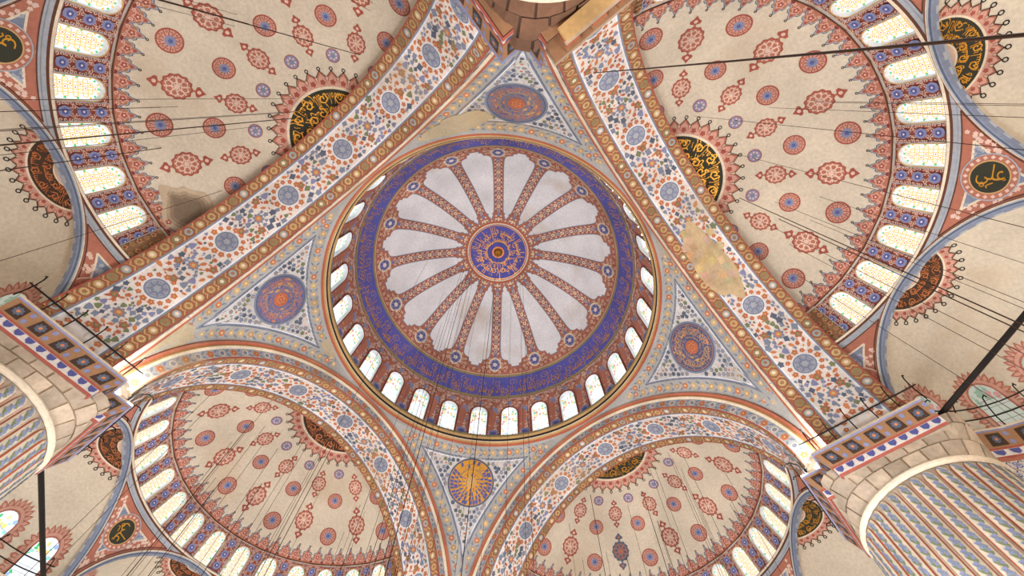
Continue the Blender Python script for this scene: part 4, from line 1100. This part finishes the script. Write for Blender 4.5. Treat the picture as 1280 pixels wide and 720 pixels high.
# small bulbs on the ring cornice
for k in range(14):
    a = rad(70 + 3.1 * k); b_ = thing('cornice_bulb', 'tiny bare bulb on the ring cornice below the blue calligraphy band', 'bulb', (11.12 * cos(a), 11.12 * sin(a), 31.58), a, 'bulbs on the ring cornice')
    mb = MB(); tube(mb, [(0, 0, 0), (0, 0, .08)], .03, 'tan'); mb.obj('socket', M_iron, b_)
    mb = MB(); mb.grid([[(.06 * sin(p) * cos(t), .06 * sin(p) * sin(t), .13 - .06 * cos(p)) for t in [pi / 4 * j for j in range(8)]] for p in (.05, .8, 1.57, 2.3, 3.1)], lin((255, 248, 230)), True); mb.obj('bulb', M_bulb, b_)
# tile panel on the apse wall
e = bpy.data.objects['exedra']
tp = thing('tile_panel', 'blue and white tile panel framed in brown beside the fluted pier', 'tile panel', e.location, e.rotation_euler.z)
def S_tp(u, v, off):
    a = rad(-58) + u / RE; r = RE - .06 - off; return (r * sin(a), r * cos(a), 15.7 + v)
mb = MB()
for i in range(4): draw(mb, S_tp, [(-1.1 + .55 * i, -1.5), (-.55 + .55 * i, -1.5), (-.55 + .55 * i, 1.1), (-1.1 + .55 * i, 1.1)], 'terra', 1)
mb.obj('frame', M_paint, tp)
tm = MB()
def S_t0(u, v, off): return S_tp(u, v, off)
draw(tm, S_t0, [(-.21, -.21), (.21, -.21), (.21, .21), (-.21, .21)], 'floral', 3); ring(tm, S_t0, 0, 0, .12, .16, 'blue', 4, 10); draw(tm, S_t0, lobed(0, 0, .09, 5, .2), 'lilac', 4)
for sx in (-1, 1):
    for sy in (-1, 1): draw(tm, S_t0, leaf(sx * .15, sy * .15, .07, .03, sx * sy * .8), 'dslate', 4)
tmesh = tm.mesh('tile', M_paint)
for i in range(4):
    for j in range(5): link('tile', tmesh, tp, Matrix.Translation((0, 0, -1.1 + .44 * j)) @ pull(-(-.66 + .44 * i) / RE))
# chandelier wires: straight iron wires hanging from hooks in the vaults
def wire_mesh(L_, r):
    mb = MB(); mb.grid([[(r * cos(a * pi / 2), r * sin(a * pi / 2), z) for a in range(4)] for z in (0, -L_)], 'umber', True); return mb.mesh('suspension_wire', M_iron)
q = random.Random(77); WM = {}
def wire(x, y, z, thick, lab, grp):
    L_ = round(z - 5.5); key = (L_, thick)
    if key not in WM: WM[key] = wire_mesh(L_, thick)
    tag(link('suspension_wire', WM[key], None, Matrix.Translation((x, y, z))), lab, 'wire', grp)
for side, n in (('north', 13), ('east', 15), ('south', 20), ('west', 20)):
    c, s_ = cos(ROT[side]), sin(ROT[side]); k = 0
    where = {'north': 'clean cream', 'east': 'mottled tan', 'south': 'pale', 'west': 'greyish'}[side]
    while k < n:
        az, pol = q.uniform(-1.35, 1.35), q.uniform(.12, .82)
        lx, ly, lz = RS * sin(pol) * sin(az), YC + RS * sin(pol) * cos(az), ZC + RS * cos(pol)
        if ly < DEP + .3: continue
        k += 1; wire(c * lx - s_ * ly, s_ * lx + c * ly, lz - .01, .022 if k % 5 == 0 else .011, ('thick dark cable' if k % 5 == 0 else 'thin chandelier wire') + ' hanging from the %s half dome' % where, 'wires from the %s half dome' % where)
for k in range(18):
    a, r = rad(150 + q.uniform(0, 170)), q.uniform(2.2, 9.2); R_, z, _, _ = dome_s(s_of_r(r))
    wire(r * cos(a), r * sin(a), z - .01, .011, 'thin chandelier wire hanging from the great dome', 'wires from the great dome')
wire(0, 0, ZTOP - .97, .02, 'long chain hanging from the gilt boss of the great dome', None)
mb = MB(); A_, B_ = Vector((8.2, 12.93, 25.45)), Vector((7.01, 13.65, 6.6)); B_ = A_ + (B_ - A_) * 1.2
tube(mb, [tuple(A_ + (B_ - A_) * t - Vector((0, .12, 0)) * (t * (1 - t))) for t in [i / 16 for i in range(17)]],   .021, 'umber')
tag(mb.obj('sagging_cable', M_iron), 'dark sagging cable strung from the great arch with the bare stone patch', 'cable')
